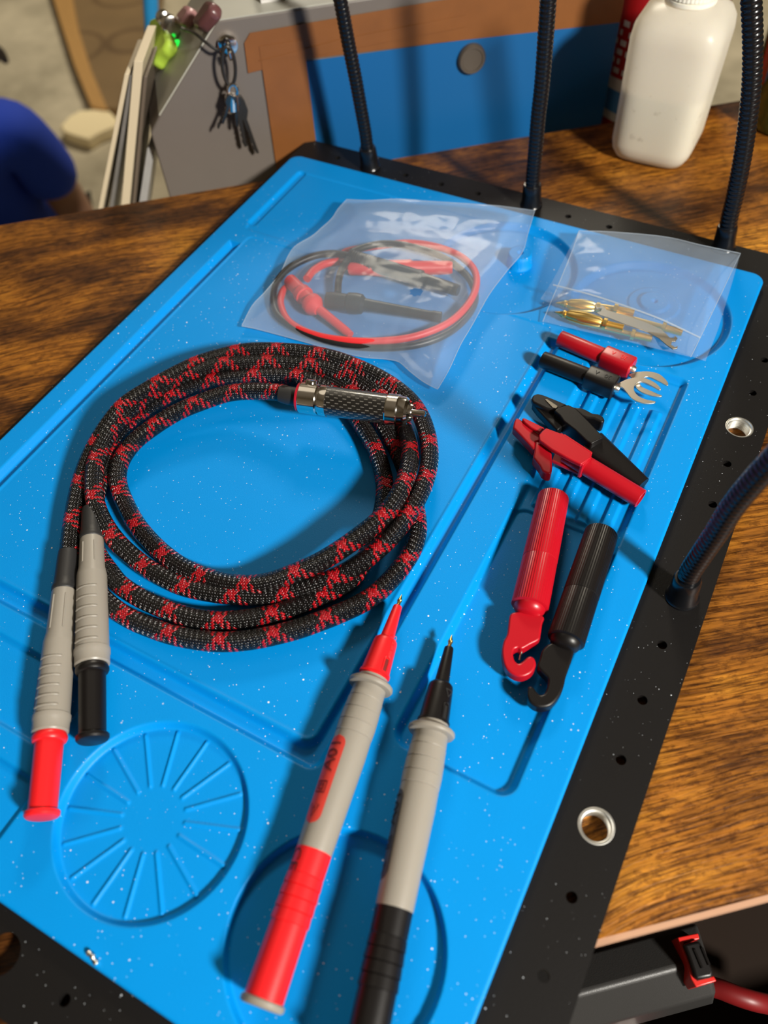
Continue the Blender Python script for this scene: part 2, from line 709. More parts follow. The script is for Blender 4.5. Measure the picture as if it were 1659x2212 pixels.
def film_material(name, milky, gloss_r=0.12, bump=0.6, scale=60):
    m = bpy.data.materials.new(name)
    m.use_nodes = True
    nt = m.node_tree
    nt.nodes.clear()
    out = nd(nt, 'ShaderNodeOutputMaterial')
    tr = nd(nt, 'ShaderNodeBsdfTransparent')
    tr.inputs[0].default_value = (0.95, 0.96, 0.97, 1)
    df = nd(nt, 'ShaderNodeBsdfDiffuse')
    df.inputs[0].default_value = (0.72, 0.80, 0.86, 1)
    tl = nd(nt, 'ShaderNodeBsdfTranslucent')
    tl.inputs[0].default_value = (0.72, 0.80, 0.86, 1)
    gl = nd(nt, 'ShaderNodeBsdfGlossy')
    gl.inputs['Roughness'].default_value = gloss_r
    gl.inputs[0].default_value = (1, 1, 1, 1)
    mdt = nd(nt, 'ShaderNodeMixShader')
    mdt.inputs[0].default_value = 0.4
    nt.links.new(df.outputs[0], mdt.inputs[1])
    nt.links.new(tl.outputs[0], mdt.inputs[2])
    mx = nd(nt, 'ShaderNodeMixShader')
    mx.inputs[0].default_value = milky
    nt.links.new(tr.outputs[0], mx.inputs[1])
    nt.links.new(mdt.outputs[0], mx.inputs[2])
    fr = nd(nt, 'ShaderNodeFresnel')
    fr.inputs['IOR'].default_value = 1.45
    m2 = nd(nt, 'ShaderNodeMixShader')
    tc = nd(nt, 'ShaderNodeTexCoord')
    n = nd(nt, 'ShaderNodeTexNoise')
    n.inputs['Scale'].default_value = scale
    n.inputs['Detail'].default_value = 3
    n.inputs['Distortion'].default_value = 1.2
    nt.links.new(tc.outputs['Object'], n.inputs['Vector'])
    b = nd(nt, 'ShaderNodeBump')
    b.inputs['Strength'].default_value = bump
    b.inputs['Distance'].default_value = 0.003
    nt.links.new(n.outputs['Fac'], b.inputs['Height'])
    nt.links.new(b.outputs[0], gl.inputs['Normal'])
    nt.links.new(b.outputs[0], fr.inputs['Normal'])
    mul = nd(nt, 'ShaderNodeMath', operation='MULTIPLY')
    nt.links.new(fr.outputs[0], mul.inputs[0])
    mul.inputs[1].default_value = 0.11
    nt.links.new(mul.outputs[0], m2.inputs[0])
    nt.links.new(mx.outputs[0], m2.inputs[1])
    nt.links.new(gl.outputs[0], m2.inputs[2])
    nt.links.new(m2.outputs[0], out.inputs[0])
    return m


M['film'] = film_material('clear_polybag', 0.22, 0.13, 0.10, 40)
M['film2'] = film_material('zip_polybag', 0.19, 0.12, 0.10, 30)
M['filmseam'] = film_material('welded_seam', 0.4, 0.2, 0.2, 40)

# ------------------------------------------------------------------ room
def concrete_material():
    m, nt, p = mat_base('stained_concrete')
    tc = nd(nt, 'ShaderNodeTexCoord')
    n = nd(nt, 'ShaderNodeTexNoise')
    n.inputs['Scale'].default_value = 3.2
    n.inputs['Detail'].default_value = 9
    n.inputs['Roughness'].default_value = 0.65
    nt.links.new(tc.outputs['Object'], n.inputs['Vector'])
    r = nd(nt, 'ShaderNodeValToRGB')
    e = r.color_ramp.elements
    e[0].position = 0.33
    e[0].color = (0.27, 0.235, 0.16, 1)
    e[1].position = 0.66
    e[1].color = (0.62, 0.55, 0.40, 1)
    nt.links.new(n.outputs['Fac'], r.inputs[0])
    nt.links.new(r.outputs[0], p.inputs['Base Color'])
    p.inputs['Roughness'].default_value = 0.8
    return m


M['concrete'] = concrete_material()


def structure(o):
    o['kind'] = 'structure'
    return o


fl = box('floor', Matrix.Translation(Vector((-0.5, 1.0, -0.05))), (7.2, 7.2, 0.1), M['concrete'])
structure(fl)

# ------------------------------------------------------------------ workbench
wb = thing('workbench', 'rustic brown wood-effect workbench under the blue soldering mat', 'workbench', uwz(150, -240, -762))
TH = -11
bench_box('tabletop', -650, 750, -472.5, -7, TH - 8, TH, M['wood'], wb)
bench_box('edge_banding', -650, 750, -474.2, -472.5, TH - 8, TH - 0.3, M['woodedge'], wb)
M['leg'] = plastic('black_steel_leg', (0.015, 0.015, 0.015), 0.5)
for (u, w) in ((-620, -440), (720, -440), (-620, -40), (720, -40)):
    bench_box('leg', u - 15, u + 15, w - 15, w + 15, -762, TH - 8, M['leg'], wb)

# ------------------------------------------------------------------ steel plate station with goosenecks
k1 = K * 1000
st = thing('helping_hands_station', 'black steel base plate with four ribbed goosenecks on the workbench', 'soldering station', (0.16, -0.21, ZM - 0.011))
px0, px1, py0, py1 = -0.018 * k1, 1.1655 * k1, -1.607 * k1, 0.0905 * k1
small = [(1.1245, y) for y in (-.2155, -.3045, -.479, -.5693, -.6590, -.8381, -.9285, -1.0184, -1.1989, -1.2887, -1.3785, -1.4683)]
bigs = [(1.1235, -0.3917), (1.1235, -1.1096), (0.562, -1.5593), (0.15, -1.5593), (0.95, -1.5593)]
small += [(x, 0.047) for x in (.09, .27, .36, .45, .66, .75, .84)] + [(x, -1.5593) for x in (.06, .24, .33, .42, .66, .75, .84)]
cu = bpy.data.curves.new('base_plate', 'CURVE')
cu.dimensions = '2D'
cu.fill_mode = 'BOTH'


def loop(pts):
    s = cu.splines.new('POLY')
    s.points.add(len(pts) - 1)
    for q, (x, y) in zip(s.points, pts):
        q.co = (x / 1000, y / 1000, 0, 1)
    s.use_cyclic_u = True


def rrect(x0, x1, y0, y1, r, n=8):
    out = []
    for cxx, cyy, a0 in ((x1 - r, y1 - r, 0), (x0 + r, y1 - r, 90), (x0 + r, y0 + r, 180), (x1 - r, y0 + r, 270)):
        for k in range(n + 1):
            t = math.radians(a0 + 90 * k / n)
            out.append((cxx + r * math.cos(t), cyy + r * math.sin(t)))
    return out


loop(rrect(px0, px1, py0, py1, 5))
for (x, y) in small:
    loop([(x * k1 + 1.9 * math.cos(t * PI / 10), y * k1 + 1.9 * math.sin(t * PI / 10)) for t in range(20)])
for (x, y) in bigs:
    loop([(x * k1 + 6.4 * math.cos(t * PI / 20), y * k1 + 6.4 * math.sin(t * PI / 20)) for t in range(40)])
cu.extrude = 0.0013
cu.bevel_depth = 0.0
oc = bpy.data.objects.new('base_plate', cu)
COL.objects.link(oc)
pm = bpy.data.meshes.new_from_object(oc.evaluated_get(bpy.context.evaluated_depsgraph_get()))
bpy.data.objects.remove(oc)
pm.transform(Matrix.Translation((0, 0, ZM - 0.0040 - 0.0013)))
pm.set_sharp_from_angle(angle=math.radians(30))
pm.materials.clear()
plate_o = obj('base_plate', pm, M['steel'], st)
bevel_obj(plate_o, 0.0003, 2, 60)
for (x, y) in bigs[:2]:
    c = Vector((x * K, y * K, 0))
    prof = []
    # threaded insert: ring whose inner wall carries the thread
    V, F = [], []
    seg = 48
    rows = [(-4.15, 6.35), (-4.05, 6.1)]
    for i in range(26):
        z = -4.1 - i * 0.25
        r = (5.75 if i < 5 else 5.1) - 0.3 * (1 - abs(((i / 4.0) % 1) * 2 - 1))
        rows.append((z, r))
    rows += [(-10.9, 5.1), (-10.9, 6.9), (-6.75, 6.9)]
    for z, r in rows:
        for k in range(seg):
            t = 2 * PI * k / seg
            V.append((c.x + r / 1000 * math.cos(t), c.y + r / 1000 * math.sin(t), ZM + z / 1000))
    for i in range(len(rows) - 1):
        for k in range(seg):
            F.append((i * seg + k, i * seg + (k + 1) % seg, (i + 1) * seg + (k + 1) % seg, (i + 1) * seg + k))
    tI = obj('threaded_insert', mesh('threaded_insert', V, F, 30), M['zinc'], st)
    tI['label'] = 'silver threaded insert'
for (x, y) in ((0.03, 0.04), (1.12, 0.04), (0.03, -1.56), (1.12, -1.50), (0.9, -1.565)):
    a = Vector((x * K, y * K, ZM - 0.011))
    lathe('rubber_foot', a, a + Vector((0, 0, 0.001)), [(0, 5), (0.3, 5.6), (4.2, 5.6), (4.4, 5)], M['rubber'], st, 24)


def gooseneck(base_px, ctrl, r=4.3, ext=None):
    b = at(*base_px, -4)
    top = [upright(x, y, b) for x, y in ctrl]
    pts = [b + Vector((0, 0, 0.004))] + top
    path = spline(pts, 0.00055)
    pit = 0.0024

    def rr(L):
        return (r - 0.42 * abs(math.sin(PI * L / pit)) ** 3) / 1000
    n = tube('gooseneck', path, rr, M['neck'], st, 22, True, False, 60)
    d = (top[0] - b).normalized()
    e = b + d * 0.014
    lathe('collar', b - Vector((0, 0, 0)), b + d * 0.02,
          [(0, 6.6), (1.0, 6.7), (2.0, 6.0), (9, 5.6), (13, 5.4), (14, 4.9), (14.3, 3.0)], M['neck'], n, 32)
    # the arm carries on out of the picture to its clip
    return n


gooseneck((800, 362), [(794, 322), (789, 285), (779, 230), (768, 170), (752, 90), (735, 0), (715, -90), (700, -150)], 4.1)
gooseneck((1147, 443), [(1151, 385), (1157, 320), (1163, 250), (1171, 180), (1178, 90), (1184, 0), (1188, -90), (1190, -150)], 4.3)
gooseneck((1562, 535), [(1576, 470), (1588, 420), (1603, 345), (1615, 265), (1623, 190), (1626, 110), (1624, 30), (1618, -60), (1608, -140)], 4.7)
gooseneck((1473, 1290), [(1489, 1240), (1514, 1200), (1548, 1150), (1583, 1095), (1622, 1047), (1668, 997), (1730, 930), (1800, 850)], 4.2)

# ------------------------------------------------------------------ blue silicone mat (relief on a fine grid)
def build_mat():
    Wd, Hd = 1.0749 * k1, 1.518 * k1
    step = 0.5
    nx, ny = int(Wd / step) + 1, int(Hd / step) + 1
    X, Y = np.meshgrid(np.linspace(0, Wd, nx), -np.linspace(0, Hd, ny), indexing='xy')

    def rr(x0, x1, y0, y1, r, px=None, py=None):
        x0, x1, y0, y1 = [q * k1 for q in (x0, x1, y0, y1)]
        px = X if px is None else px
        py = Y if py is None else py
        qx = np.abs(px - (x0 + x1) / 2) - (x1 - x0) / 2 + r
        qy = np.abs(py - (y0 + y1) / 2) - (y1 - y0) / 2 + r
        return np.hypot(np.maximum(qx, 0), np.maximum(qy, 0)) + np.minimum(np.maximum(qx, qy), 0) - r

    def circ(cx, cy, r):
        return np.hypot(X - cx * k1, Y - cy * k1) - r * k1

    def sink(sd, depth, wall):
        t = np.clip(-sd / wall, 0, 1)
        t = t * t * (3 - 2 * t)
        return -depth * t
    Z = np.zeros_like(X)
    # parts pocket at the back left and the pen groove beside it
    Z = np.minimum(Z, sink(rr(.052, .52, -.292, -.055, 3), 0.45, 1.6))
    Z = np.minimum(Z, sink(rr(.046, .072, -.276, -.052, 3.3), 1.7, 2.4))
    # big work field framed by a groove
    ring = np.maximum(rr(.047, .789, -1.217, -.312, 6), -rr(.077, .760, -1.184, -.312, 4))
    ring2 = np.maximum(ring, (Y - (-.335 * k1)))
    Z = np.minimum(Z, sink(ring2, 3.2, 3.0))
    Z = np.minimum(Z, sink(rr(.077, .760, -1.184, -.305, 4), 0.35, 1.5))
    # tool tray on the right with its ribbed half
    Z = np.minimum(Z, sink(rr(.848, 1.022, -1.137, -.700, 7), 3.6, 3.2))
    Z = np.minimum(Z, sink(rr(.848, 1.022, -.73, -.335, 4), 2.8, 3.2))
    rib = np.zeros_like(X)
    for cx in (.882, .918, .954, .990):
        sd = rr(cx - .011, cx + .011, -.700, -.42, 1.5)
        t = np.clip(-sd / 1.6, 0, 1)
        rib = np.maximum(rib, 1.3 * t * t * (3 - 2 * t))
    Z = Z + rib
    # two round reel pockets with a stud
    for cx, cy, r in ((.607, -.178, .146), (.905, -.190, .149)):
        Z = np.minimum(Z, sink(circ(cx, cy, r), 3.4, 4.0))
    # spoked round tray
    c = circ(.63, -1.3563, .1235)
    Z = np.minimum(Z, sink(c, 2.9, 2.4))
    ang = np.arctan2(Y + 1.3563 * k1, X - .63 * k1)
    rad = np.hypot(Y + 1.3563 * k1, X - .63 * k1)
    sp = 2 * PI / 16
    off = math.radians(110.5)
    da = (ang - off + sp / 2) % sp - sp / 2
    lat = np.abs(da) * rad
    inside = np.clip((rad - .0385 * k1) / 0.8, 0, 1) * np.clip((.1145 * k1 - rad) / 0.8, 0, 1)
    Z = Z + 0.75 * np.clip(1 - (lat / 0.8) ** 2, 0, 1) * inside
    # plain round tray at the front right
    Z = np.minimum(Z, sink(circ(.905, -1.372, .1275), 3.4, 1.8))
    # pockets at the front left
    Z = np.minimum(Z, sink(rr(.24, .458, -1.357, -1.25, 4), 1.6, 2.2))
    Z = np.minimum(Z, sink(rr(.05, .478, -1.478, -1.387, 4), 1.9, 2.2))
    Z = np.minimum(Z, sink(rr(.05, .215, -1.357, -1.25, 4), 1.6, 2.2))
    # studs
    for cx, cy, r, h in ((.6265, -.146, .0255, 7.6), (.905, -.155, .050, 0.9), (.905, -.155, .030, 1.8)):
        d = np.hypot(X - cx * k1, Y - cy * k1)
        t = np.clip((r * k1 - d) / (0.7 if h > 5 else 1.1), 0, 1)
        top = (h * t * t * (3 - 2 * t))
        hole = np.clip((1.7 - d) / 0.8, 0, 1) * 1.5
        ringd = 0.5 * np.exp(-((d - r * k1 * .62) / 0.7) ** 2) * (h > 1)
        Z = Z + top - hole * (h > 1) + 0 * ringd
    # soft outer edge
    sdo = rr(0, 1.0749, -1.518, 0, 7)
    e = np.clip((sdo + 1.2) / 1.2, 0, 1)
    Z = Z - 0.8 * (1 - np.sqrt(np.clip(1 - e * e, 0, 1)))
    # pull the corners in to the rounded outline
    out = sdo > 0
    cxn = np.clip(X, 7, Wd - 7)
    cyn = np.clip(Y, -Hd + 7, -7)
    dx, dy = X - cxn, Y - cyn
    dl = np.hypot(dx, dy) + 1e-9
    X = np.where(out, cxn + dx / dl * 7, X)
    Y = np.where(out, cyn + dy / dl * 7, Y)
    V = np.stack([X.ravel() / 1000, Y.ravel() / 1000, ZM + Z.ravel() / 1000], 1)
    idx = np.arange(nx * ny).reshape(ny, nx)
    a, b, c2, d2 = idx[:-1, :-1].ravel(), idx[:-1, 1:].ravel(), idx[1:, 1:].ravel(), idx[1:, :-1].ravel()
    F = np.stack([a, d2, c2, b], 1)
    rim = np.concatenate([idx[0, :], idx[1:, -1], idx[-1, -2::-1], idx[-2:0:-1, 0]])
    n0 = len(V)
    VB = V[rim].copy()
    VB[:, 2] = ZM - 0.0040
    V = np.concatenate([V, VB])
    m = len(rim)
    j = np.arange(m)
    SK = np.stack([rim[j], rim[(j + 1) % m], n0 + (j + 1) % m, n0 + j], 1)
    F = np.concatenate([F, SK])
    me = bpy.data.meshes.new('silicone_mat')
    me.vertices.add(len(V))
    me.vertices.foreach_set('co', V.astype(np.float32).ravel())
    me.loops.add(len(F) * 4)
    me.loops.foreach_set('vertex_index', F.astype(np.int32).ravel())
    me.polygons.add(len(F))
    me.polygons.foreach_set('loop_start', np.arange(0, len(F) * 4, 4, dtype=np.int32))
    me.update(calc_edges=True)
    me.shade_smooth()
    o = obj('soldering_mat', me, M['mat'])
    tag(o, 'bright blue silicone soldering mat with moulded trays, lying on the black plate', 'mat')
    return o


build_mat()

# ------------------------------------------------------------------ braided test lead with phono plug and two banana plugs
ld = thing('braided_test_lead', 'coiled red and black braided test lead with phono plug and two grey banana plugs', 'cable', at(560, 1050, 0))
pathA = [(620, 852, 17), (604, 848, 16), (548, 845, 14), (493, 850, 12), (437, 868, 11), (382, 891, 10), (332, 922, 9), (290, 955, 8), (263, 992, 8), (254, 1025, 7), (257, 1053, 6),
         (271, 1089, 5), (293, 1130, 5), (322, 1166, 5), (357, 1199, 5), (400, 1228, 5), (471, 1255, 6), (530, 1263, 8), (580, 1258, 10), (632, 1240, 12), (685, 1217, 14), (731, 1190, 15), (778, 1157, 16),
         (814, 1128, 16), (845, 1095, 16), (870, 1050, 15), (884, 1005, 13), (884, 965, 10), (874, 925, 6), (852, 890, 5), (822, 856, 6), (784, 826, 7), (735, 805, 8), (687, 792, 9), (600, 784, 11), (520, 786, 12), (465, 791, 13), (410, 809, 13), (354, 836, 13),
         (300, 872, 13), (255, 914, 13), (225, 955, 13), (207, 1000, 13), (202, 1045, 13), (207, 1090, 12), (224, 1130, 10), (249, 1166, 8), (279, 1196, 6), (311, 1222, 5), (350, 1246, 5), (400, 1268, 4.5), (471, 1282, 4.5), (533, 1286, 5), (590, 1286, 5),
         (640, 1275, 6), (690, 1260, 8), (740, 1240, 9), (790, 1208, 10), (836, 1168, 11), (872, 1125, 11), (900, 1080, 11), (921, 1030, 10), (928, 985, 9), (922, 935, 9), (903, 888, 9), (870, 850, 9), (818, 815, 10), (752, 785, 11), (700, 769, 11), (640, 760, 12), (576, 757, 12), (520, 760, 13),
         (451, 777, 14), (395, 800, 15), (326, 838, 16), (271, 874, 16), (236, 915, 15), (207, 962, 12), (185, 1010, 10), (170, 1060, 9), (160, 1110, 9), (153, 1160, 9), (149, 1205, 9), (147, 1230, 9)]
pathB = [(198, 1150, 10), (201, 1120, 9), (205, 1080, 7), (215, 1040, 6), (232, 992, 6), (252, 950, 7), (280, 916, 8), (326, 882, 8), (368, 857, 9), (410, 838, 9), (470, 821, 9), (548, 813, 9), (610, 812, 9), (665, 820, 8), (712, 845, 5), (750, 880, 4.2), (781, 920, 4.2), (803, 956, 4.2), (820, 997, 4.2), (830, 1040, 4.2), (830, 1080, 4.2),
         (822, 1120, 4.2), (808, 1160, 4.2), (790, 1205, 4.2), (762, 1246, 4.2), (729, 1270, 4.2), (693, 1288, 4.2), (656, 1303, 4.2), (608, 1322, 4.2), (560, 1333, 4.2), (510, 1340, 4.2), (459, 1341, 4.2), (397, 1330, 4.2), (348, 1312, 4.2), (300, 1290, 4.2), (261, 1264, 4.2), (240, 1240, 4.2), (212, 1200, 4.2), (190, 1150, 4.2), (178, 1095, 4.2), (182, 1040, 5), (202, 985, 6),
         (240, 930, 7), (290, 886, 8), (350, 848, 8), (410, 822, 8), (480, 803, 8), (560, 795, 7), (640, 800, 5), (700, 815, 4.2), (750, 840, 4.2), (800, 880, 4.2), (830, 920, 4.2), (852, 960, 4.2), (872, 1005, 4.2), (886, 1050, 4.2), (897, 1095, 4.2), (902, 1140, 4.2), (894, 1180, 4.2), (873, 1217, 4.2), (845, 1251, 4.2), (813, 1282, 4.2), (777, 1305, 4.2), (729, 1327, 4.2), (680, 1346, 4.2), (632, 1362, 4.2), (560, 1379, 4.2), (500, 1386, 4.2), (450, 1385, 4.2),
         (397, 1377, 4.2), (348, 1364, 4.2), (286, 1339, 4.2), (244, 1312, 4.2), (205, 1275, 4.2), (178, 1240, 4.2), (165, 1195, 4.2), (160, 1150, 4.2), (166, 1100, 4.5)]
for nm, pth in (('cable', pathA), ('cable', pathB)):
    tube(nm, spline([at(*q) for q in pth], 0.0011), 0.00405, M['braid'], ld, 36)

# phono plug
ra, rb_ = at(612, 853, 17), at(905, 893, 17.5)
axL = (rb_ - ra).length * 1000


def S_at(x, y, h, a, b):
    """distance in mm along the axis a->b of the point seen at pixel x,y"""
    return (at(x, y, h) - a).dot((b - a).normalized()) * 1000


def rs(x, y):
    return S_at(x, y, 17, ra, rb_)


rca = thing('phono_plug', '', '')
for kx in ('label', 'category'):
    del rca[kx]
rca.matrix_world = Matrix.Translation(ra)
rca.location = ra
rca.parent = ld
rca.matrix_parent_inverse = ld.matrix_world.inverted()
s0, s1, s2, s3, s4, s5, s6 = rs(622, 855), rs(646, 857), rs(689, 864), rs(708, 866), rs(836, 884), rs(862, 887), rs(883, 890)
lathe('strain_relief', ra, rb_, [(s0 - 4, 3.6), (s0, 4.3), (s1 + 1, 4.3)], M['rubber'], rca)
r_ = lathe('rear_ring', ra, rb_, [(s1 - 0.2, 4), (s1 - 0.2, 6.7), (s1 + 0.7, 6.9), (s1 + 0.7, 4)], M['redring'], rca)
lathe('rear_barrel', ra, rb_, [(s1 + 0.7, 4), (s1 + 0.7, 6.7), (s1 + 1.3, 7.2), (s2 - 0.6, 7.2), (s2, 6.8), (s2, 5.9), (s2 + 0.7, 5.9), (s2 + 0.7, 6.9), (s2 + 1.1, 7.1), (s3 + 0.2, 7.1), (s3 + 0.3, 5)], M['chrome'], rca, 64)
ax_ = (rb_ - ra).normalized()
tube('carbon_sleeve', [ra + ax_ * (s / 1000) for s in np.linspace(s3, s4, 14)], 0.00685, M['carbon'], rca, 64)
lathe('front_collar', ra, rb_, [(s4, 5), (s4, 7.0), (s4 + 0.5, 7.35), (s5 - 0.5, 7.35), (s5, 7.0), (s5 + 0.2, 6.9), (s6 - 1.2, 6.6), (s6, 5.6), (s6 - 0.3, 5.0), (s6 - 3.5, 4.9), (s6 - 3.6, 0.5)], M['chrome'], rca, 64)
VV, FF = [], []
for q in range(4):       # the four spring petals round the pin
    t0 = q * PI / 2 + 0.35
    up_ = (Vector((0, 0, 1)) - ax_ * ax_.z).normalized()
    sd_ = ax_.cross(up_)
    pts_ = []
    for s, r0, r1 in ((s6 - 4, 3.6, 4.7), (s6 - 1, 3.3, 4.5), (s6 + 1.2, 3.1, 4.1), (s6 + 1.8, 3.3, 3.8)):
        for rr_ in (r0, r1):
            for a_ in np.linspace(t0 - 0.45, t0 + 0.45, 5):
                pts_.append(ra + ax_ * (s / 1000) + (up_ * math.cos(a_) + sd_ * math.sin(a_)) * rr_ / 1000)
    n0 = len(VV)
    VV += pts_
    for i in range(3):
        for l in range(2):
            for k in range(4):
                b0 = n0 + i * 10 + l * 5 + k
                FF.append((b0, b0 + 1, b0 + 11, b0 + 10))
        for k in (0, 4):
            b0 = n0 + i * 10 + k
            FF.append((b0, b0 + 5, b0 + 15, b0 + 10))
    for k in range(4):
        b0 = n0 + 30 + k
        FF.append((b0, b0 + 1, b0 + 6, b0 + 5))
obj('spring_petals', fix_normals(mesh('spring_petals', VV, FF, 40)), M['chrome'], rca)
sp0 = rs(921, 895)
lathe('centre_pin', ra, rb_, [(s6 - 4, 1.6), (sp0 - 1.2, 1.6), (sp0 - 0.5, 1.35), (sp0 - 0.1, 0.8), (sp0, 0.1)], M['chrome'], rca, 32)
sc_dir = (Vector((0, 0, 1)) * 0.66 + W * 0.6 - ax_ * (Vector((0, 0, 1)) * 0.66 + W * 0.6).dot(ax_)).normalized()
sc_c = ra + ax_ * (rs(676, 826) - 0.5) / 1000
sc_c = ra + ax_ * ((s1 + s2) / 2000 + 0.0006)
lathe('set_screw', sc_c + sc_dir * 0.0066, sc_c + sc_dir * 0.0095, [(0, 2.9), (1.5, 2.9), (2.0, 2.6), (2.3, 1.6), (2.35, 0.1)], M['chrome'], rca, 32)
for a_ in (0.4, 0.4 + PI / 2):
    dd = (ax_ * math.cos(a_) + sc_dir.cross(ax_) * math.sin(a_))
    mm = Matrix.Translation(sc_c + sc_dir * 0.00875) @ sc_dir.to_track_quat('Z', 'Y').to_matrix().to_4x4()
    xx = dd
    zz = sc_dir
    yy = zz.cross(xx)
    MM = Matrix((( xx.x, yy.x, zz.x, 0), (xx.y, yy.y, zz.y, 0), (xx.z, yy.z, zz.z, 0), (0, 0, 0, 1)))
    MM.translation = sc_c + sc_dir * 0.0089
    box('screw_slot', MM, (0.0026, 0.0005, 0.0003), M['blackletter'], rca)


def sub(name, parent, loc):
    e = bpy.data.objects.new(name, None)
    COL.objects.link(e)
    e.empty_display_size = 0.01
    e.location = loc
    e.matrix_world = Matrix.Translation(loc)
    e.parent = parent
    e.matrix_parent_inverse = parent.matrix_world.inverted()
    return e


def slots_on_cyl(a, b, s_list, ang0, ang1, r, halfw, up=None):
    """raised rounded bars running round part of a cylinder"""
    ax = (b - a).normalized()
    N = (Vector((0, 0, 1)) - ax * ax.z).normalized()
    B = ax.cross(N)
    V, F = [], []
    for s in s_list:
        n = 18
        n0 = len(V)
        for i in range(n + 1):
            t = ang0 + (ang1 - ang0) * i / n
            e = min(i, n - i)
            w = halfw * (0.35 if e == 0 else 0.8 if e == 1 else 1)
            for dw, dr in ((-w, -0.3), (-w * 0.7, 0.28), (0, 0.38), (w * 0.7, 0.28), (w, -0.3)):
                rr = r(s) + (dr if e > 0 else -0.3)
                V.append(a + ax * ((s + dw) / 1000) + (N * math.cos(t) + B * math.sin(t)) * rr / 1000)
        for i in range(n):
            for k in range(4):
                q = n0 + i * 5 + k
                F.append((q, q + 1, q + 6, q + 5))
    return V, F


def banana(pts, hz, cols, panel_side):
    """pts: pixels of boot top, boot end/body start, step, body end, cap end"""
    A = at(*pts[0], hz[0])
    Bp = at(*pts[4], hz[1])
    L = lambda q: S_at(q[0], q[1], hz[0] + (hz[1] - hz[0]) * 0.5, A, Bp)
    b0, b1, b2, b3, b4 = 0, L(pts[1]), L(pts[2]), L(pts[3]), (Bp - A).length * 1000
    e = sub('banana_plug', ld, A)
    capm, panm = cols
    lathe('boot', A, Bp, [(-3, 3.9), (0, 4.15), (b1 - 5, 4.4), (b1 - 2, 4.8), (b1 - 1.4, 5.1), (b1, 5.0), (b1 + 1, 4.0)], M['rubber'], e)

    def rb(s):
        return 5.75 + 0.75 * (s - b2) / (b3 - b2)
    prof = [(b1, 3), (b1, 4.6), (b1 + 0.8, 4.8), (b2 - 3.5, 5.2), (b2, 5.85), (b2 + 0.6, 5.9), (b3 - 7, rb(b3 - 7)), (b3 - 6.6, rb(b3) + 0.25), (b3 - 4.6, rb(b3) + 0.25), (b3 - 4.2, rb(b3)), (b3 - 0.6, 6.5), (b3, 6.1), (b3, 4)]
    body = lathe('grip', A, Bp, prof, M['grey'], e, 48)
    sl = [b2 + 8 + i * (b3 - b2 - 17) / 5 for i in range(6)]
    V, F = slots_on_cyl(A, Bp, sl, -0.75, 1.05, rb, 0.55)
    obj('grip_ridges', mesh('grip_ridges', V, F, 60), M['grey'], e)
    V, F = slots_on_cyl(A, Bp, [0], -0.1, 0.1, rb, 0.5)
    # two raised lines along the collar
    ax = (Bp - A).normalized()
    N = (Vector((0, 0, 1)) - ax * ax.z).normalized()
    B = ax.cross(N)
    for t in (-0.55, 0.45):
        p0 = A + ax * ((b1 + 3.5) / 1000) + (N * math.cos(t) + B * math.sin(t)) * 0.0049
        p1 = A + ax * ((b2 - 4.5) / 1000) + (N * math.cos(t) + B * math.sin(t)) * 0.0051
        tube('collar_ridge', [p0.lerp(p1, i / 6) for i in range(7)], 0.00038, M['grey'], e, 8, uv=False)
    lathe('safety_cap', A, Bp, [(b3 - 0.3, 4), (b3 - 0.3, 5.6), (b3 + 0.6, 5.9), (b3 + 1.3, 6.2), (b3 + 2.2, 6.2), (b3 + 3.0, 5.8), (b3 + 3.4, 5.0), (b4 - 2.8, 4.85), (b4 - 2.5, 5.5), (b4 - 2.0, 5.95), (b4 - 1.0, 5.9), (b4 - 0.3, 5.3), (b4, 4.2), (b4 + .02, 0.1)],
          capm, e, 48, up=(0, 0, 1))
    # coloured inlay on the side of the grip
    V, F = [], []
    n = 20
    sA, sB = b2 + 12, b3 - 8
    for i in range(n + 1):
        f = i / n
        s = sA + (sB - sA) * f
        w = 0.36 * math.sqrt(max(0, 1 - abs(2 * f - 1) ** 6)) + 0.02
        for t in np.linspace(-w, w, 7):
            a_ = panel_side + t
            V.append(A + ax * (s / 1000) + (N * math.cos(a_) + B * math.sin(a_)) * (rb(s) + 0.12) / 1000)
    for i in range(n):
        for k in range(6):
            q = i * 7 + k
            F.append((q, q + 1, q + 8, q + 7))
    obj('inlay', mesh('inlay', V, F, 60), panm, e)
    return e


e1 = banana([(146, 1206), (139, 1280), (135, 1388), (113, 1583), (90, 1768)], (10, 6.5), (M['red'], M['red']), 1.35)
e1['label'] = 'grey banana plug with red cap'
e2 = banana([(198, 1112), (204, 1168), (206, 1243), (201, 1436), (200, 1602)], (11, 7), (M['black'], M['black']), 1.35)
e2['label'] = 'grey banana plug with black cap'

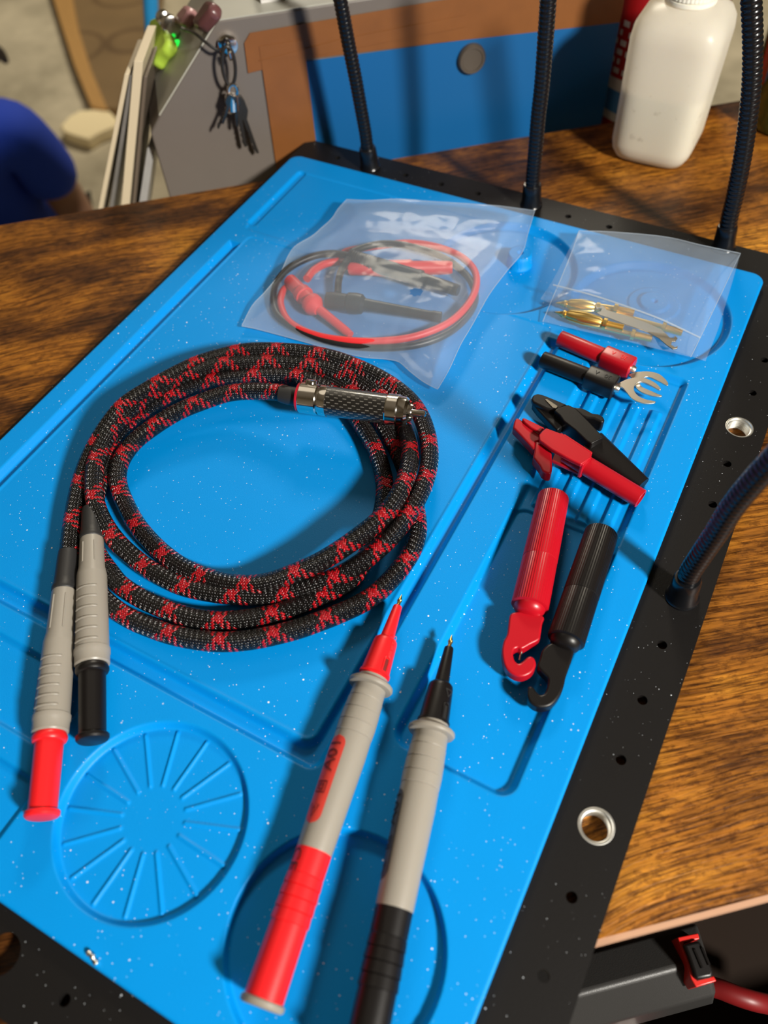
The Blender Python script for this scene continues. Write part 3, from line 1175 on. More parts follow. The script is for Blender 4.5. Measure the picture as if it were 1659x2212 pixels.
# ------------------------------------------------------------------ two test probes
def probe(pts, h0, h1, capm, letm, panm, raisedm, name, label, panel_ang, roll):
    """pts: pixels of tip, shoulder of the cap, lip of the cap, guard, grey/grip joint, end"""
    A = at(*pts[0], h0)
    Bp = at(*pts[5], h1)
    tot = (Bp - A).length * 1000
    th = thing(name, label, 'test probe', at(*pts[3], 0), 'test probes on the mat')
    f = tot / 146.0
    ax = (Bp - A).normalized()
    g = 40.2 * f

    lathe('probe_tip', A, Bp, [(0, 0.05), (2.2, 0.75), (3.0, 1.05), (3.6, 0.8), (4.6, 0.7), (5.0, 1.0), (6.2, 1.0)], M['brass'], th, 24)
    c = 5.6
    cap = lathe('tip_guard', A, Bp, [(c, 0.9), (c, 1.65), (c + 0.5, 1.8), (c + 14.5, 2.75), (c + 14.8, 3.6), (c + 15.6, 4.35), (c + 16.6, 4.6), (c + 29.3, 5.45), (c + 29.5, 5.85), (c + 30.4, 5.9), (c + 30.6, 5.2), (c + 34, 5.3)], capm, th, 56)
    # bayonet slot in the cap
    N = (Vector((0, 0, 1)) - ax * ax.z).normalized()
    B = ax.cross(N)

    def cyl(s, t, r):
        return A + ax * (s / 1000) + (N * math.cos(t) + B * math.sin(t)) * r / 1000
    t0 = roll
    pth = [cyl(c + 29.6, t0 - 0.20, 5.55), cyl(c + 24.5, t0 - 0.20, 5.25), cyl(c + 23.2, t0, 5.15), cyl(c + 24.5, t0 + 0.20, 5.25), cyl(c + 29.6, t0 + 0.20, 5.55)]
    tube('slot_rim', spline(pth, 0.0005), 0.00035, capm, cap, 8, uv=False)
    V, F = [], []
    for i in range(9):
        s = c + 24.4 + 6.2 * i / 8
        for t in (-0.13, 0, 0.13):
            V.append(cyl(s, t0 + t, 5.2 + (s - c - 24.4) * 0.065 + 0.06))
    for i in range(8):
        for k in range(2):
            q = i * 3 + k
            F.append((q, q + 1, q + 4, q + 3))
    obj('slot', mesh('slot', V, F, 60), letm, cap)
    text_on_cyl('lettering', 'CAT IV 600V' if capm is M['red'] else '\u25B7', 0.0019 if capm is M['red'] else 0.004, A, Bp, c + 19.5, roll - 0.1, 5.05, raisedm, cap, 1)
    gd = [(g - 3.0, 4), (g - 3.0, 5.6), (g - 1.7, 5.7), (g - 1.5, 6.6), (g - 1.2, 7.6), (g - 0.5, 8.35), (g + 0.3, 8.45), (g + 1.0, 8.0), (g + 1.3, 7.0), (g + 1.4, 6.0)]
    s = g + 1.4
    neck = [(s, 6.15), (s + 4.5, 6.3), (s + 4.8, 6.1), (s + 5.0, 6.45), (s + 9.2, 6.6), (s + 9.5, 6.3), (s + 9.7, 6.7), (s + 14, 6.8), (s + 14.3, 6.5), (s + 14.5, 6.85), (s + 18.3, 6.7), (s + 18.6, 6.45), (s + 18.8, 6.6)]
    j = 100.5 * f
    barrel = [(s + 26, 6.7), (j - 12, 6.25), (j - 1, 6.05), (j, 5.95), (j, 4)]
    hb = lathe('barrel', A, Bp, gd + neck + barrel, M['grey'], th, 64)
    grip = [(j, 4), (j, 6.0), (j + 7.5, 5.95), (j + 7.8, 5.75), (j + 8.1, 6.0), (j + 11.2, 6.2), (j + 11.4, 5.8), (j + 11.6, 6.05), (j + 14.8, 6.3), (j + 15.0, 5.85), (j + 15.2, 6.1), (j + 18.4, 6.3), (j + 18.6, 5.85), (j + 18.8, 6.1),
            (j + 22, 6.3), (j + 22.2, 5.9), (tot - 2.4, 6.1), (tot - 2.4, 5)]
    grp = lathe('rear_grip', A, Bp, grip, capm, th, 64)
    lathe('end_cap', A, Bp, [(tot - 2.4, 5), (tot - 2.4, 6.3), (tot - 2.0, 6.9), (tot - 0.8, 6.95), (tot - 0.2, 6.4), (tot, 5.4), (tot + 0.02, 0.1)], M['grey'], th, 56)
    # coloured rating panel
    V, F = [], []
    n = 40
    sA, sB = s + 21, j - 7
    rp = lambda q: float(np.interp(q, [s + 18.8, s + 26, j - 12, j - 1], [6.6, 6.7, 6.25, 6.05])) + 0.12
    for i in range(n + 1):
        fr = i / n
        q = sA + (sB - sA) * fr
        e = min(fr, 1 - fr) * (sB - sA)
        w = 3.5 * math.sqrt(max(0.0, 1 - max(0, 1 - e / 3.5) ** 2)) / 6.5
        for t in np.linspace(-w, w, 9):
            V.append(cyl(q, panel_ang + t, rp(q)))
    for i in range(n):
        for k in range(8):
            q = i * 9 + k
            F.append((q, q + 1, q + 10, q + 9))
    pn = obj('rating_panel', mesh('rating_panel', V, F, 60), panm, hb)
    mid = (sA + sB) / 2
    text_on_cyl('lettering', '10A', 0.0072, A, Bp, mid - 8.0, panel_ang, 6.98, letm, hb, 1)
    # double-insulation square and caution triangle
    def ringshape(pts, w):
        V, F = [], []
        n = len(pts)
        cx = sum(p[0] for p in pts) / n
        cy = sum(p[1] for p in pts) / n
        for (x, y) in pts:
            V.append(Vector((x, y, 0)))
            V.append(Vector((cx + (x - cx) * (1 - w), cy + (y - cy) * (1 - w), 0)))
        for i in range(n):
            k = (i + 1) % n
            F.append((2 * i, 2 * k, 2 * k + 1, 2 * i + 1))
        return V, F
    sq = join([ringshape([(-.0021, -.0021), (.0021, -.0021), (.0021, .0021), (-.0021, .0021)], 0.18), ringshape([(-.0011, -.0011), (.0011, -.0011), (.0011, .0011), (-.0011, .0011)], 0.3)])
    text_on_cyl('insulation_mark', '', 0, A, Bp, mid + 3.2, panel_ang, 6.86, letm, hb, 1, extra=sq)
    tri = join([([Vector((-.0018, .0019, 0)), Vector((-.0018, .0014, 0)), Vector((.0020, 0, 0)), Vector((.0026, 0, 0))], [(0, 1, 2, 3)]), ([Vector((-.0018, -.0019, 0)), Vector((-.0018, -.0014, 0)), Vector((.0020, 0, 0)), Vector((.0026, 0, 0))], [(0, 3, 2, 1)]),
                ([Vector((-.0010, .0003, 0)), Vector((-.0010, -.0003, 0)), Vector((-.0003, -.0003, 0)), Vector((-.0003, .0003, 0))], [(0, 1, 2, 3)])])
    text_on_cyl('caution_mark', '', 0, A, Bp, mid + 11.0, panel_ang, 6.65, letm, hb, 1, extra=tri)
    text_on_cyl('lettering', 'CE', 0.0062, A, Bp, j + 4.3, panel_ang + 0.15, 6.12, raisedm if capm is not M['red'] else letm, grp, 1)
    return th


probe([(868, 1284), (838, 1384), (800, 1478), (790, 1508), (660, 1900), (563, 2178)], 7.0, 8.6, M['red'], M['redletter'], M['red2'], M['redraised'], 'test_probe',
      'grey and red test probe whose brass tip points at the coiled lead', 0.62, -0.75)
probe([(976, 1371), (950, 1470), (925, 1560), (922, 1605), (830, 2060), (775, 2330)], 7.0, 8.6, M['black'], M['blackletter'], M['black2'], M['blackraised'], 'test_probe',
      'grey and black test probe lying to the right of the red one', 1.25, -0.75)

# ------------------------------------------------------------------ hook clips
def poly(scale, ox, oy, pts):
    return [(ox + x / scale, oy + y / scale) for x, y in pts]


def hook_clip(a, b, ha, hb, r0, r1, head, mat, label, hz, seam):
    A, Bp = at(*a, ha), at(*b, hb)
    L = (Bp - A).length * 1000
    th = thing('hook_clip', label, 'test hook', at(*b, -3), 'test hook clips in the mat tray')

    def rg(k, s):
        return 1 - 0.022 * (k % 2)

    def rr(s):
        return r0 + (r1 - r0) * s / L
    s1 = L * seam
    lathe('plunger', A, Bp, [(0, r0 - 1.6), (0.05, r0 - 0.7), (0.5, r0 - 0.2), (1.2, r0), (s1 - 0.2, rr(s1) + 0.05), (s1, rr(s1) - 0.2), (s1, 3)], mat, th, 96, rg, 25)
    lathe('sleeve', A, Bp, [(s1, 3), (s1, rr(s1) - 0.1), (s1 + 0.3, rr(s1)), (L - 0.3, r1), (L, r1 - 0.5), (L + 0.3, r1 - 1.2)], mat, th, 96, rg, 25)
    nk = lathe('shoulder', A, Bp, [(L - 1, r1 - 1.2), (L + 0.5, r1 - 1.1), (L + 2.0, r1 - 1.7), (L + 3.4, r1 - 3.0), (L + 4.0, r1 - 5)], mat, th, 48)
    hd = plate('hook', head, hz, 5.5, mat, th, 0.9, True)
    return th


hk = 4.253
rh = poly(hk, 1040, 1040, [(262, 1225), (248, 1320), (236, 1400), (203, 1470), (190, 1560), (205, 1660), (240, 1730), (310, 1780), (385, 1790), (460, 1755), (500, 1690), (490, 1630), (455, 1603), (420, 1612), (385, 1645), (340, 1668), (305, 1640), (292, 1590), (300, 1545), (335, 1525), (375, 1535), (450, 1495), (530, 1452), (545, 1400), (560, 1310), (578, 1250), (520, 1210), (400, 1190), (310, 1195)])
h1 = hook_clip((1196, 1072), (1144, 1312), 4.5, 4.8, 6.7, 7.4, rh, M['red3'], 'glossy red hook clip in the ribbed tray beside the black hook clip', 6.0, 0.60)
tube('hook_wire', [at(1128, 1398, 3.5), at(1126, 1410, 2.5), at(1122, 1426, 2)], 0.00045, M['wire'], h1, 10, uv=False)
bh = poly(hk, 1040, 1040, [(562, 1545), (540, 1620), (518, 1690), (560, 1750), (612, 1805), (612, 1860), (590, 1930), (548, 1955), (510, 1930), (478, 1890), (448, 1878), (424, 1900), (420, 1960), (445, 2025), (500, 2065), (560, 2075), (630, 2060), (690, 2010), (740, 1930), (765, 1850), (778, 1790), (830, 1640), (850, 1560), (840, 1505), (760, 1480), (640, 1480)])
h2 = hook_clip((1300, 1150), (1222, 1385), 4.5, 4.8, 6.9, 7.2, bh, M['black'], 'matt black hook clip leaning along the right side of the tray', 6.0, 0.60)

# ------------------------------------------------------------------ alligator clips
g8 = 3.95


def G8(pts):
    return poly(g8, 1040, 820, pts)


rc = thing('alligator_clip', 'red insulated alligator clip lying across the black clip', 'alligator clip', at(1230, 990, -2), 'alligator clips on the mat')
plate('housing', G8([(490, 470), (520, 435), (552, 410), (672, 455), (690, 452), (712, 475), (800, 530), (938, 620), (936, 665), (850, 722), (760, 680), (600, 592), (496, 515)]), 12.5, 2.2, M['red3'], rc, 0.7)
plate('housing_floor', G8([(600, 690), (830, 800), (880, 750), (640, 600)]), 3.4, 1.6, M['red3'], rc, 0.3)
plate('housing_end', G8([(842, 716), (868, 728), (942, 662), (930, 640)]), 11.8, 9.5, M['red3'], rc, 0.4)
plate('housing_back', G8([(690, 470), (940, 632), (950, 618), (712, 462)]), 11.8, 9.5, M['red3'], rc, 0.4)
plate('jaw', G8([(268, 405), (280, 350), (300, 320), (345, 345), (372, 372), (420, 400), (500, 450), (500, 520), (465, 530), (462, 580), (448, 600), (400, 545), (340, 478)]), 8.6, 5.2, M['red3'], rc, 0.8)
plate('jaw', G8([(345, 335), (360, 322), (440, 360), (540, 410), (500, 450), (420, 405), (375, 368)]), 10.2, 4.2, M['red3'], rc, 0.5)
plate('jaw_lining', G8([(375, 368), (395, 372), (500, 440), (488, 462), (420, 420)]), 9.0, 1.2, M['wire'], rc, 0.1)
plate('lever', G8([(462, 520), (520, 540), (600, 592), (602, 660), (604, 760), (598, 800), (560, 800), (520, 775), (500, 735), (470, 695), (440, 660), (450, 610)]), 9.0, 6.0, M['red3'], rc, 0.9)
lathe('socket_sleeve', at(1248, 995, 6.0), at(1385, 1078, 4.5), [(-6, 4.4), (0, 4.4), (L_ := (at(1385, 1078, 4.5) - at(1248, 995, 6.0)).length * 1000 - 0.4, 4.35), (L_ + 0.3, 4.1), (L_ + 0.3, 3.3), (L_ - 3, 3.2)], M['red3'], rc, 40)

bc = thing('alligator_clip', 'black insulated alligator clip lying behind the red one', 'alligator clip', at(1250, 920, -2), 'alligator clips on the mat')
plate('housing', G8([(622, 262), (660, 235), (740, 212), (800, 240), (900, 340), (1045, 490), (940, 545), (900, 520), (800, 425), (705, 352), (668, 300)]), 11.0, 8.5, M['black'], bc, 0.5)
plate('jaw', G8([(425, 165), (440, 130), (480, 116), (530, 128), (640, 172), (740, 215), (640, 262), (560, 250), (440, 190)]), 9.5, 3.0, M['black'], bc, 0.8)
plate('jaw', G8([(430, 190), (560, 250), (640, 265), (705, 355), (690, 400), (650, 430), (570, 350), (480, 255)]), 7.0, 5.0, M['black'], bc, 0.8)
plate('jaw_lining', G8([(542, 168), (560, 165), (650, 225), (640, 245), (610, 240)]), 9.9, 0.6, M['wire'], bc, 0.1)
plate('lever', G8([(780, 232), (860, 240), (900, 258), (950, 285), (1000, 290), (1040, 315), (1056, 345), (1030, 365), (960, 330), (900, 325), (860, 310)]), 9.0, 7.0, M['black'], bc, 0.8)
# flattened tapering tail sleeve
Ta, Tb = at(1278, 958, 4.0), at(1390, 1046, 3.0)
V, F = [], []
tx = (Tb - Ta).normalized()
ty = Vector((0, 0, 1)).cross(tx).normalized()
seg = 28
for i in range(13):
    f_ = i / 12
    wd_ = (7.0 - 3.6 * f_) / 1000
    ht_ = (4.2 - 1.9 * f_) / 1000
    p_ = Ta.lerp(Tb, f_)
    for k in range(seg):
        t = 2 * PI * k / seg
        c_, s_ = math.cos(t), math.sin(t)
        V.append(p_ + ty * (wd_ * math.copysign(abs(c_) ** 0.75, c_)) + Vector((0, 0, 1)) * (ht_ * math.copysign(abs(s_) ** 0.75, s_)))
for i in range(12):
    for k in range(seg):
        F.append((i * seg + k, i * seg + (k + 1) % seg, (i + 1) * seg + (k + 1) % seg, (i + 1) * seg + k))
F.append(tuple(range(seg - 1, -1, -1)))
F.append(tuple(12 * seg + k for k in range(seg)))
obj('tail_sleeve', mesh('tail_sleeve', V, F, 40), M['black'], bc)

# ------------------------------------------------------------------ spade adapters
def G4(pts):
    return poly(2.865, 1080, 460, pts)


def spade(a, m_, b, ha, fork, fh, mat, letm, label):
    A, Mi, Bp = at(*a, ha), at(*m_, ha), at(*b, ha)
    L = (Bp - A).length * 1000
    mid = (Mi - A).dot((Bp - A).normalized()) * 1000
    th = thing('spade_adapter', label, 'terminal', at(*m_, -2), 'spade terminal adapters')
    lathe('sleeve', A, Bp, [(0.6, 2), (0, 3.2), (0, 3.9), (0.4, 4.15), (mid, 4.3), (mid + 0.4, 4.3)], mat, th, 40)
    # squarish thicker half
    ax = (Bp - A).normalized()
    N = (Vector((0, 0, 1)) - ax * ax.z).normalized()
    B = ax.cross(N)
    V, F = [], []
    seg = 48
    rows = [(mid - 0.6, 4.2), (mid - 0.3, 4.9), (mid + 0.4, 5.2), (L - 0.5, 5.25), (L, 4.8)]
    for s, r in rows:
        for k in range(seg):
            t = 2 * PI * k / seg + 0.2
            c_, s_ = math.cos(t), math.sin(t)
            q = r / (abs(c_) ** 4 + abs(s_) ** 4) ** 0.25 * 0.96
            V.append(A + ax * (s / 1000) + (N * c_ + B * s_) * q / 1000)
    for i in range(len(rows) - 1):
        for k in range(seg):
            F.append((i * seg + k, i * seg + (k + 1) % seg, (i + 1) * seg + (k + 1) % seg, (i + 1) * seg + k))
    F += [tuple(range(seg - 1, -1, -1)), tuple((len(rows) - 1) * seg + k for k in range(seg))]
    hx = obj('block', mesh('block', V, F, 30), mat, th)
    V, F = text_mesh('30   V', 0.0034)
    out = [A + ax * ((mid + L) / 2000 - v.x) + (N * 0.00518 + B * (-v.y + 0.0002)) for v in V]
    obj('lettering', mesh('lettering', out, F, 0), letm, hx)
    f = plate('fork', fork, fh, 0.8, M['liner'], th, 0.15, True)
    lathe('crimp', Bp, Bp + ax * 0.01, [(-1, 2.2), (1.0, 2.0), (2.0, 1.4)], M['liner'], th, 20)
    return th


spade((1209, 731), (1304, 770), (1365, 797), 4.5,
      G4([(800, 1000), (835, 985), (860, 982), (920, 980), (985, 996), (1030, 1035), (1042, 1060), (1030, 1066), (985, 1042), (935, 1018), (905, 1014), (880, 1025), (868, 1050), (880, 1075), (930, 1098), (975, 1118), (1003, 1130), (990, 1137), (930, 1128), (870, 1105), (838, 1070), (825, 1030), (812, 1015)]),
      4.6, M['red3'], M['redraised'], 'red spade adapter with a silver fork, above the black one')
spade((1171, 776), (1270, 812), (1330, 838), 4.5,
      G4([(730, 1055), (760, 1040), (790, 1028), (840, 1018), (900, 1022), (960, 1050), (995, 1085), (985, 1094), (940, 1070), (885, 1046), (850, 1050), (832, 1072), (832, 1100), (855, 1130), (900, 1152), (962, 1166), (945, 1178), (880, 1176), (820, 1150), (785, 1110), (765, 1085), (740, 1072)]),
      6.0, M['black'], M['blackraised'], 'black spade adapter with a silver fork, overlapping the red one')
#@PART2

# ------------------------------------------------------------------ clear bag with two mini-grabber leads
def G3(x, y):
    return (500 + x / 2.765, 400 + y / 2.765)


def resample(P, n):
    D = [0]
    for a, b in zip(P, P[1:]):
        D.append(D[-1] + (b - a).length)
    out = []
    for i in range(n):
        t = D[-1] * i / (n - 1)
        k = max(j for j in range(len(D)) if D[j] <= t + 1e-12)
        k = min(k, len(P) - 2)
        f = (t - D[k]) / max(D[k + 1] - D[k], 1e-9)
        out.append(P[k].lerp(P[k + 1], min(f, 1)))
    return out


def sheet(name, top, right, bottom, left, height, mat, parent, n=110, hole=None, smooth_edges=True):
    """thin film spanning four edges (world points; top left->right, right top->bottom, bottom left->right, left top->bottom)"""
    T, Rr, Bb, Ll = [resample(q, n) for q in (top, right, bottom, left)]
    V, F = [], []
    for j in range(n):
        t = j / (n - 1)
        for i in range(n):
            s = i / (n - 1)
            p = T[i] * (1 - t) + Bb[i] * t + Ll[j] * (1 - s) + Rr[j] * s - (T[0] * (1 - s) * (1 - t) + T[-1] * s * (1 - t) + Bb[0] * (1 - s) * t + Bb[-1] * s * t)
            V.append(Vector((p.x, p.y, p.z + height(p, s, t) / 1000)))
    for j in range(n - 1):
        for i in range(n - 1):
            q = j * n + i
            if hole:
                c = (V[q] + V[q + n + 1]) / 2
                if (c.xy - hole[0].xy).length < hole[1]:
                    continue
            F.append((q, q + n, q + n + 1, q + 1))
    return obj(name, mesh(name, V, F, 180), mat, parent)


def edge(pts):
    return [at(*p) for p in pts]


def wr(p, k, seed, amp):
    q = Vector((p.x * k + seed, p.y * k, seed * 2.3))
    return amp * (1 - abs(noise.noise(q) * 2.2)) + amp * 0.5 * noise.noise(q * 2.7)


bagT = edge([(749, 431, 9), (800, 433, 10), (860, 430, 10), (930, 435, 9), (1010, 440, 9), (1080, 445, 11), (1155, 455, 14)])
bagR = edge([(1155, 455, 14), (1140, 505, 13), (1128, 545, 12), (1095, 585, 10), (1060, 631, 9), (1040, 665, 8), (1021, 700, 9), (995, 744, 9), (970, 798, 7), (945, 841, 4)])
bagB = edge([(522, 704, 3), (560, 712, 2), (645, 735, 1.5), (715, 755, 1.5), (782, 771, 1.5), (836, 776, 2), (862, 782, 3), (885, 802, 4), (915, 825, 4), (945, 841, 4)])
bagL = edge([(749, 431, 9), (730, 452, 8), (717, 472, 8), (695, 492, 8), (674, 510, 8), (640, 530, 7), (623, 552, 7), (605, 590, 7), (572, 631, 6), (545, 660, 4), (522, 704, 3)])
zb = thing('polybag', 'clear plastic bag holding a red and a black mini-grabber lead', 'bag', at(820, 640, 0))
hc = at(*G3(1105, 705), 7)


def bagtop(p, s, t):
    e = min(s, 1 - s, t, 1 - t)
    f = min(1, e / 0.16)
    f = f * f * (3 - 2 * f)
    d = 3.6 * f
    c = at(*G3(860, 640), 8)
    c2 = at(*G3(440, 650), 8)
    d += 4.5 * f * math.exp(-(((p - c2).xy).length * 1000 / 22) ** 2)
    r = ((p - c).xy).length * 1000
    d += 5.5 * f * math.exp(-(r / 48) ** 2)
    return d + (wr(p, 26, 3.1, 0.75) + wr(p, 70, 7.7, 0.18)) * min(1, e / 0.05)


def drop(P, h):
    return [Vector((p.x, p.y, ZM + h / 1000 + (p.z - ZM) * 0.0)) for p in P]


sheet('upper_film', bagT, bagR, bagB, bagL, bagtop, M['film'], zb, 120, (hc, 0.0033))
sheet('lower_film', bagT, bagR, bagB, bagL, lambda p, s, t: -(p.z - ZM) * 1000 * min(1, min(s, 1 - s, t, 1 - t) / 0.12) + 0.6 * min(1, min(s, 1 - s, t, 1 - t) / 0.12), M['film'], zb, 60)


def lead(pts, r, mat, parent, name='wire'):
    return tube(name, spline([at(*G3(x, y), h) for x, y, h in pts], 0.0012), r / 1000, mat, parent, 16, uv=False)


def ln(a, b, h0, h1, prof, mat, parent, name, seg=32, ridge=None):
    A, Bq = at(*G3(*a), h0), at(*G3(*b), h1)
    L = (Bq - A).length * 1000
    return lathe(name, A, Bq, [(s * L, r) for s, r in prof], mat, parent, seg, ridge)


ML = plastic('matt_red_lead', (0.72, 0.03, 0.035), 0.45)
MK = plastic('matt_black_lead', (0.014, 0.013, 0.013), 0.4)
rl = thing('grabber_lead', 'red lead with mini-grabber and banana plug, inside the clear bag', 'test lead', at(*G3(400, 640), 1), 'mini-grabber leads in the clear bag')
lead([(395, 580, 5), (345, 600, 4), (305, 640, 3), (295, 720, 3), (350, 820, 3), (500, 895, 3), (700, 928, 4), (900, 930, 4.5), (1100, 902, 4.5), (1290, 825, 4.5), (1410, 715, 4.5), (1462, 600, 4.5), (1445, 500, 5), (1350, 415, 5.5), (1200, 362, 6), (1050, 345, 5), (900, 360, 4), (700, 392, 3), (660, 430, 2.6), (690, 480, 2.6), (740, 500, 3)], 1.95, ML, rl)
lead([(640, 455, 3), (560, 470, 4), (490, 510, 5), (450, 560, 6)], 2.2, ML, rl, 'boot')
ln((345, 565), (478, 705), 6.5, 6, [(0, 2.6), (0.03, 3.6), (0.5, 4.1), (0.55, 5.0), (0.7, 5.2), (0.72, 4.3), (0.95, 4.2), (0.97, 5.6), (1.1, 5.8), (1.16, 5.2), (1.3, 2.6)], ML, rl, 'grabber_body')
ln((490, 715), (712, 895), 6, 3.2, [(0, 2.6), (0.9, 2.3), (0.93, 2.1), (1.0, 2.0)], ML, rl, 'grabber_nose')
ln((700, 500), (1320, 492), 3.8, 5.2, [(0, 3.0), (0.02, 3.6), (0.2, 3.8), (0.3, 4.4), (0.6, 4.6), (0.62, 3.9), (0.97, 3.6), (1.0, 3.0)], ML, rl, 'banana_shroud')
bl = thing('grabber_lead', 'black lead with mini-grabber and ribbed banana plug, inside the clear bag', 'test lead', at(*G3(860, 560), 1), 'mini-grabber leads in the clear bag')
lead([(720, 425, 7), (600, 408, 7), (480, 428, 7), (350, 492, 6), (270, 580, 5), (250, 680, 3), (280, 780, 2.4), (400, 865, 2.4), (600, 938, 2.4), (850, 972, 2.4), (1100, 955, 2.4), (1300, 880, 2.4), (1425, 760, 2.4), (1455, 650, 2.4), (1400, 535, 3), (1250, 425, 4), (1050, 362, 5), (900, 350, 6), (780, 375, 7), (720, 400, 8)], 1.95, MK, bl)
lead([(700, 440, 8), (660, 500, 7), (640, 570, 6), (635, 650, 5)], 2.0, MK, bl, 'boot')
ln((700, 425), (1355, 630), 6.8, 6.0, [(0, 3.0), (0.01, 3.9)] + [(0.02 + i * 0.022 + d, r) for i in range(10) for d, r in ((0, 4.3), (0.014, 4.3), (0.016, 3.7), (0.021, 3.7))] + [(0.26, 4.3), (0.62, 4.4), (0.64, 4.7), (0.67, 4.7), (0.68, 3.6), (0.97, 3.2), (1.0, 2.8)], MK, bl, 'banana_shroud')
ln((560, 688), (790, 712), 6.5, 6.5, [(0, 2.5), (0.03, 4.4), (0.2, 4.8), (0.55, 4.6), (0.6, 5.4), (0.8, 5.6), (0.95, 5.2), (1.05, 3.0)], MK, bl, 'grabber_body')
ln((790, 712), (1252, 790), 6.5, 5.0, [(0, 3.4), (0.1, 3.2), (0.85, 2.5), (0.9, 2.9), (1.0, 2.9)], MK, bl, 'grabber_nose')
A_, B_ = at(*G3(700, 425), 6.8), at(*G3(1355, 630), 6.0)
text_on_cyl('lettering', '1 300E F', 0.0038, A_, B_, S_at(*G3(1010, 530), 6.5, A_, B_), 0.35, 4.55, M['blackraised'], bl, -1)

# ------------------------------------------------------------------ small zip bag with gold tips
def P4(x, y):
    return (1080 + x / 2.865, 460 + y / 2.865)


sb = thing('zip_bag', 'small clear zip bag with gold plated screw-on tips, over the back right corner', 'bag', at(1400, 650, 0))


def e4(pts):
    return [at(*P4(x, y), h) for x, y, h in pts]


sheet('front_film', e4([(490, 110, 9), (700, 118, 10), (1020, 148, 10), (1250, 200, 10), (1488, 250, 8)]),
      e4([(1488, 250, 8), (1430, 370, 9), (1350, 540, 8), (1240, 770, 6), (1180, 892, 3)]),
      e4([(265, 672, 2), (500, 730, 2.5), (800, 800, 2.5), (1000, 850, 2), (1180, 892, 3)]),
      e4([(490, 110, 9), (440, 250, 9), (380, 400, 8), (320, 540, 5), (265, 672, 2)]),
      lambda p, s, t: (2.5 * math.sin(PI * s) * math.sin(PI * t) ** 0.7 + 3.5 * math.exp(-((t - 0.83) / 0.1) ** 2) * math.sin(PI * s) ** 0.4 + wr(p, 38, 5.5, 0.9) * min(1, min(s, 1 - s, t, 1 - t) / 0.08)), M['film2'], sb, 90)
sheet('back_film', e4([(485, 112, 8.6), (700, 120, 9), (1020, 150, 9), (1485, 262, 7.6)]),
      e4([(1485, 262, 7.6), (1440, 420, 5), (1350, 720, 2.5), (1272, 918, 1.2)]),
      e4([(250, 532, 1.5), (500, 640, 1.0), (900, 790, 1.0), (1272, 918, 1.2)]),
      e4([(485, 112, 8.6), (410, 260, 6), (320, 430, 3), (250, 532, 1.5)]),
      lambda p, s, t: -1.2 * math.sin(PI * s) * math.sin(PI * t), M['film2'], sb, 60)
zp = spline([at(*P4(x, y), h) for x, y, h in ((330, 445, 10.2), (560, 505, 12), (800, 585, 12.2), (1000, 660, 11), (1238, 772, 7))], 0.003)
tube('zip_seal', zp, 0.00045, M['filmseam'], sb, 8, uv=False)
for pts in ([(490, 110, 9), (440, 250, 9), (380, 400, 8), (320, 540, 5), (265, 672, 2)], [(1488, 250, 8), (1430, 370, 9), (1350, 540, 8), (1240, 770, 6), (1180, 892, 3)],
            [(490, 110, 9), (700, 118, 10), (1020, 148, 10), (1250, 200, 10), (1488, 250, 8)]):
    tube('welded_edge', spline(e4(pts), 0.003), 0.00022, M['filmseam'], sb, 6, uv=False)
for pts in (bagR, bagB, bagT, bagL):
    tube('welded_edge', spline(pts, 0.003), 0.0002, M['filmseam'], zb, 6, uv=False)


def thread(a, b, r):
    n = int((b - a) / 0.22)
    return [(a + i * 0.22, r - (0.22 if i % 2 else 0)) for i in range(n + 1)]


def pin(a, b, h, kind, label, group='gold tips in the zip bag'):
    A, Bq = at(*P4(*a), h), at(*P4(*b), h)
    L = (Bq - A).length * 1000
    th = thing('threaded_tip', label, 'connector tip', A.lerp(Bq, 0.5), group)
    if kind == 'lantern':
        lathe('point', A, Bq, [(0, 0.1), (2.5, 0.9), (4.0, 1.5), (4.4, 1.9), (5.4, 1.9), (5.6, 1.2)], M['gold'], th, 24)
        e = L - 8.5 - 2.0
        lathe('spring_cage', A, Bq, [(5.6, 1.6), (7.5, 2.8), ((5.6 + e) / 2, 3.5), (e - 2, 2.9), (e, 1.7)], M['gold'], th, 48, lambda k, s: 1 - 0.16 * (k % 6 < 2))
        lathe('collar', A, Bq, [(e, 1.2), (e, 2.8), (e + 1.8, 2.8), (e + 2, 1.2)], M['gold'], th, 24)
        lathe('screw_thread', A, Bq, thread(e + 2, L, 1.9), M['gold'], th, 24)
    elif kind == 'needle':
        e = L - 8.5 - 2.0
        lathe('needle', A, Bq, [(0, 0.1), (4, 0.9), (e, 1.4)], M['gold'], th, 20)
        lathe('collar', A, Bq, [(e, 1.2), (e, 2.7), (e + 1.8, 2.7), (e + 2, 1.2)], M['gold'], th, 24)
        lathe('screw_thread', A, Bq, thread(e + 2, L, 1.9), M['gold'], th, 24)
    return th


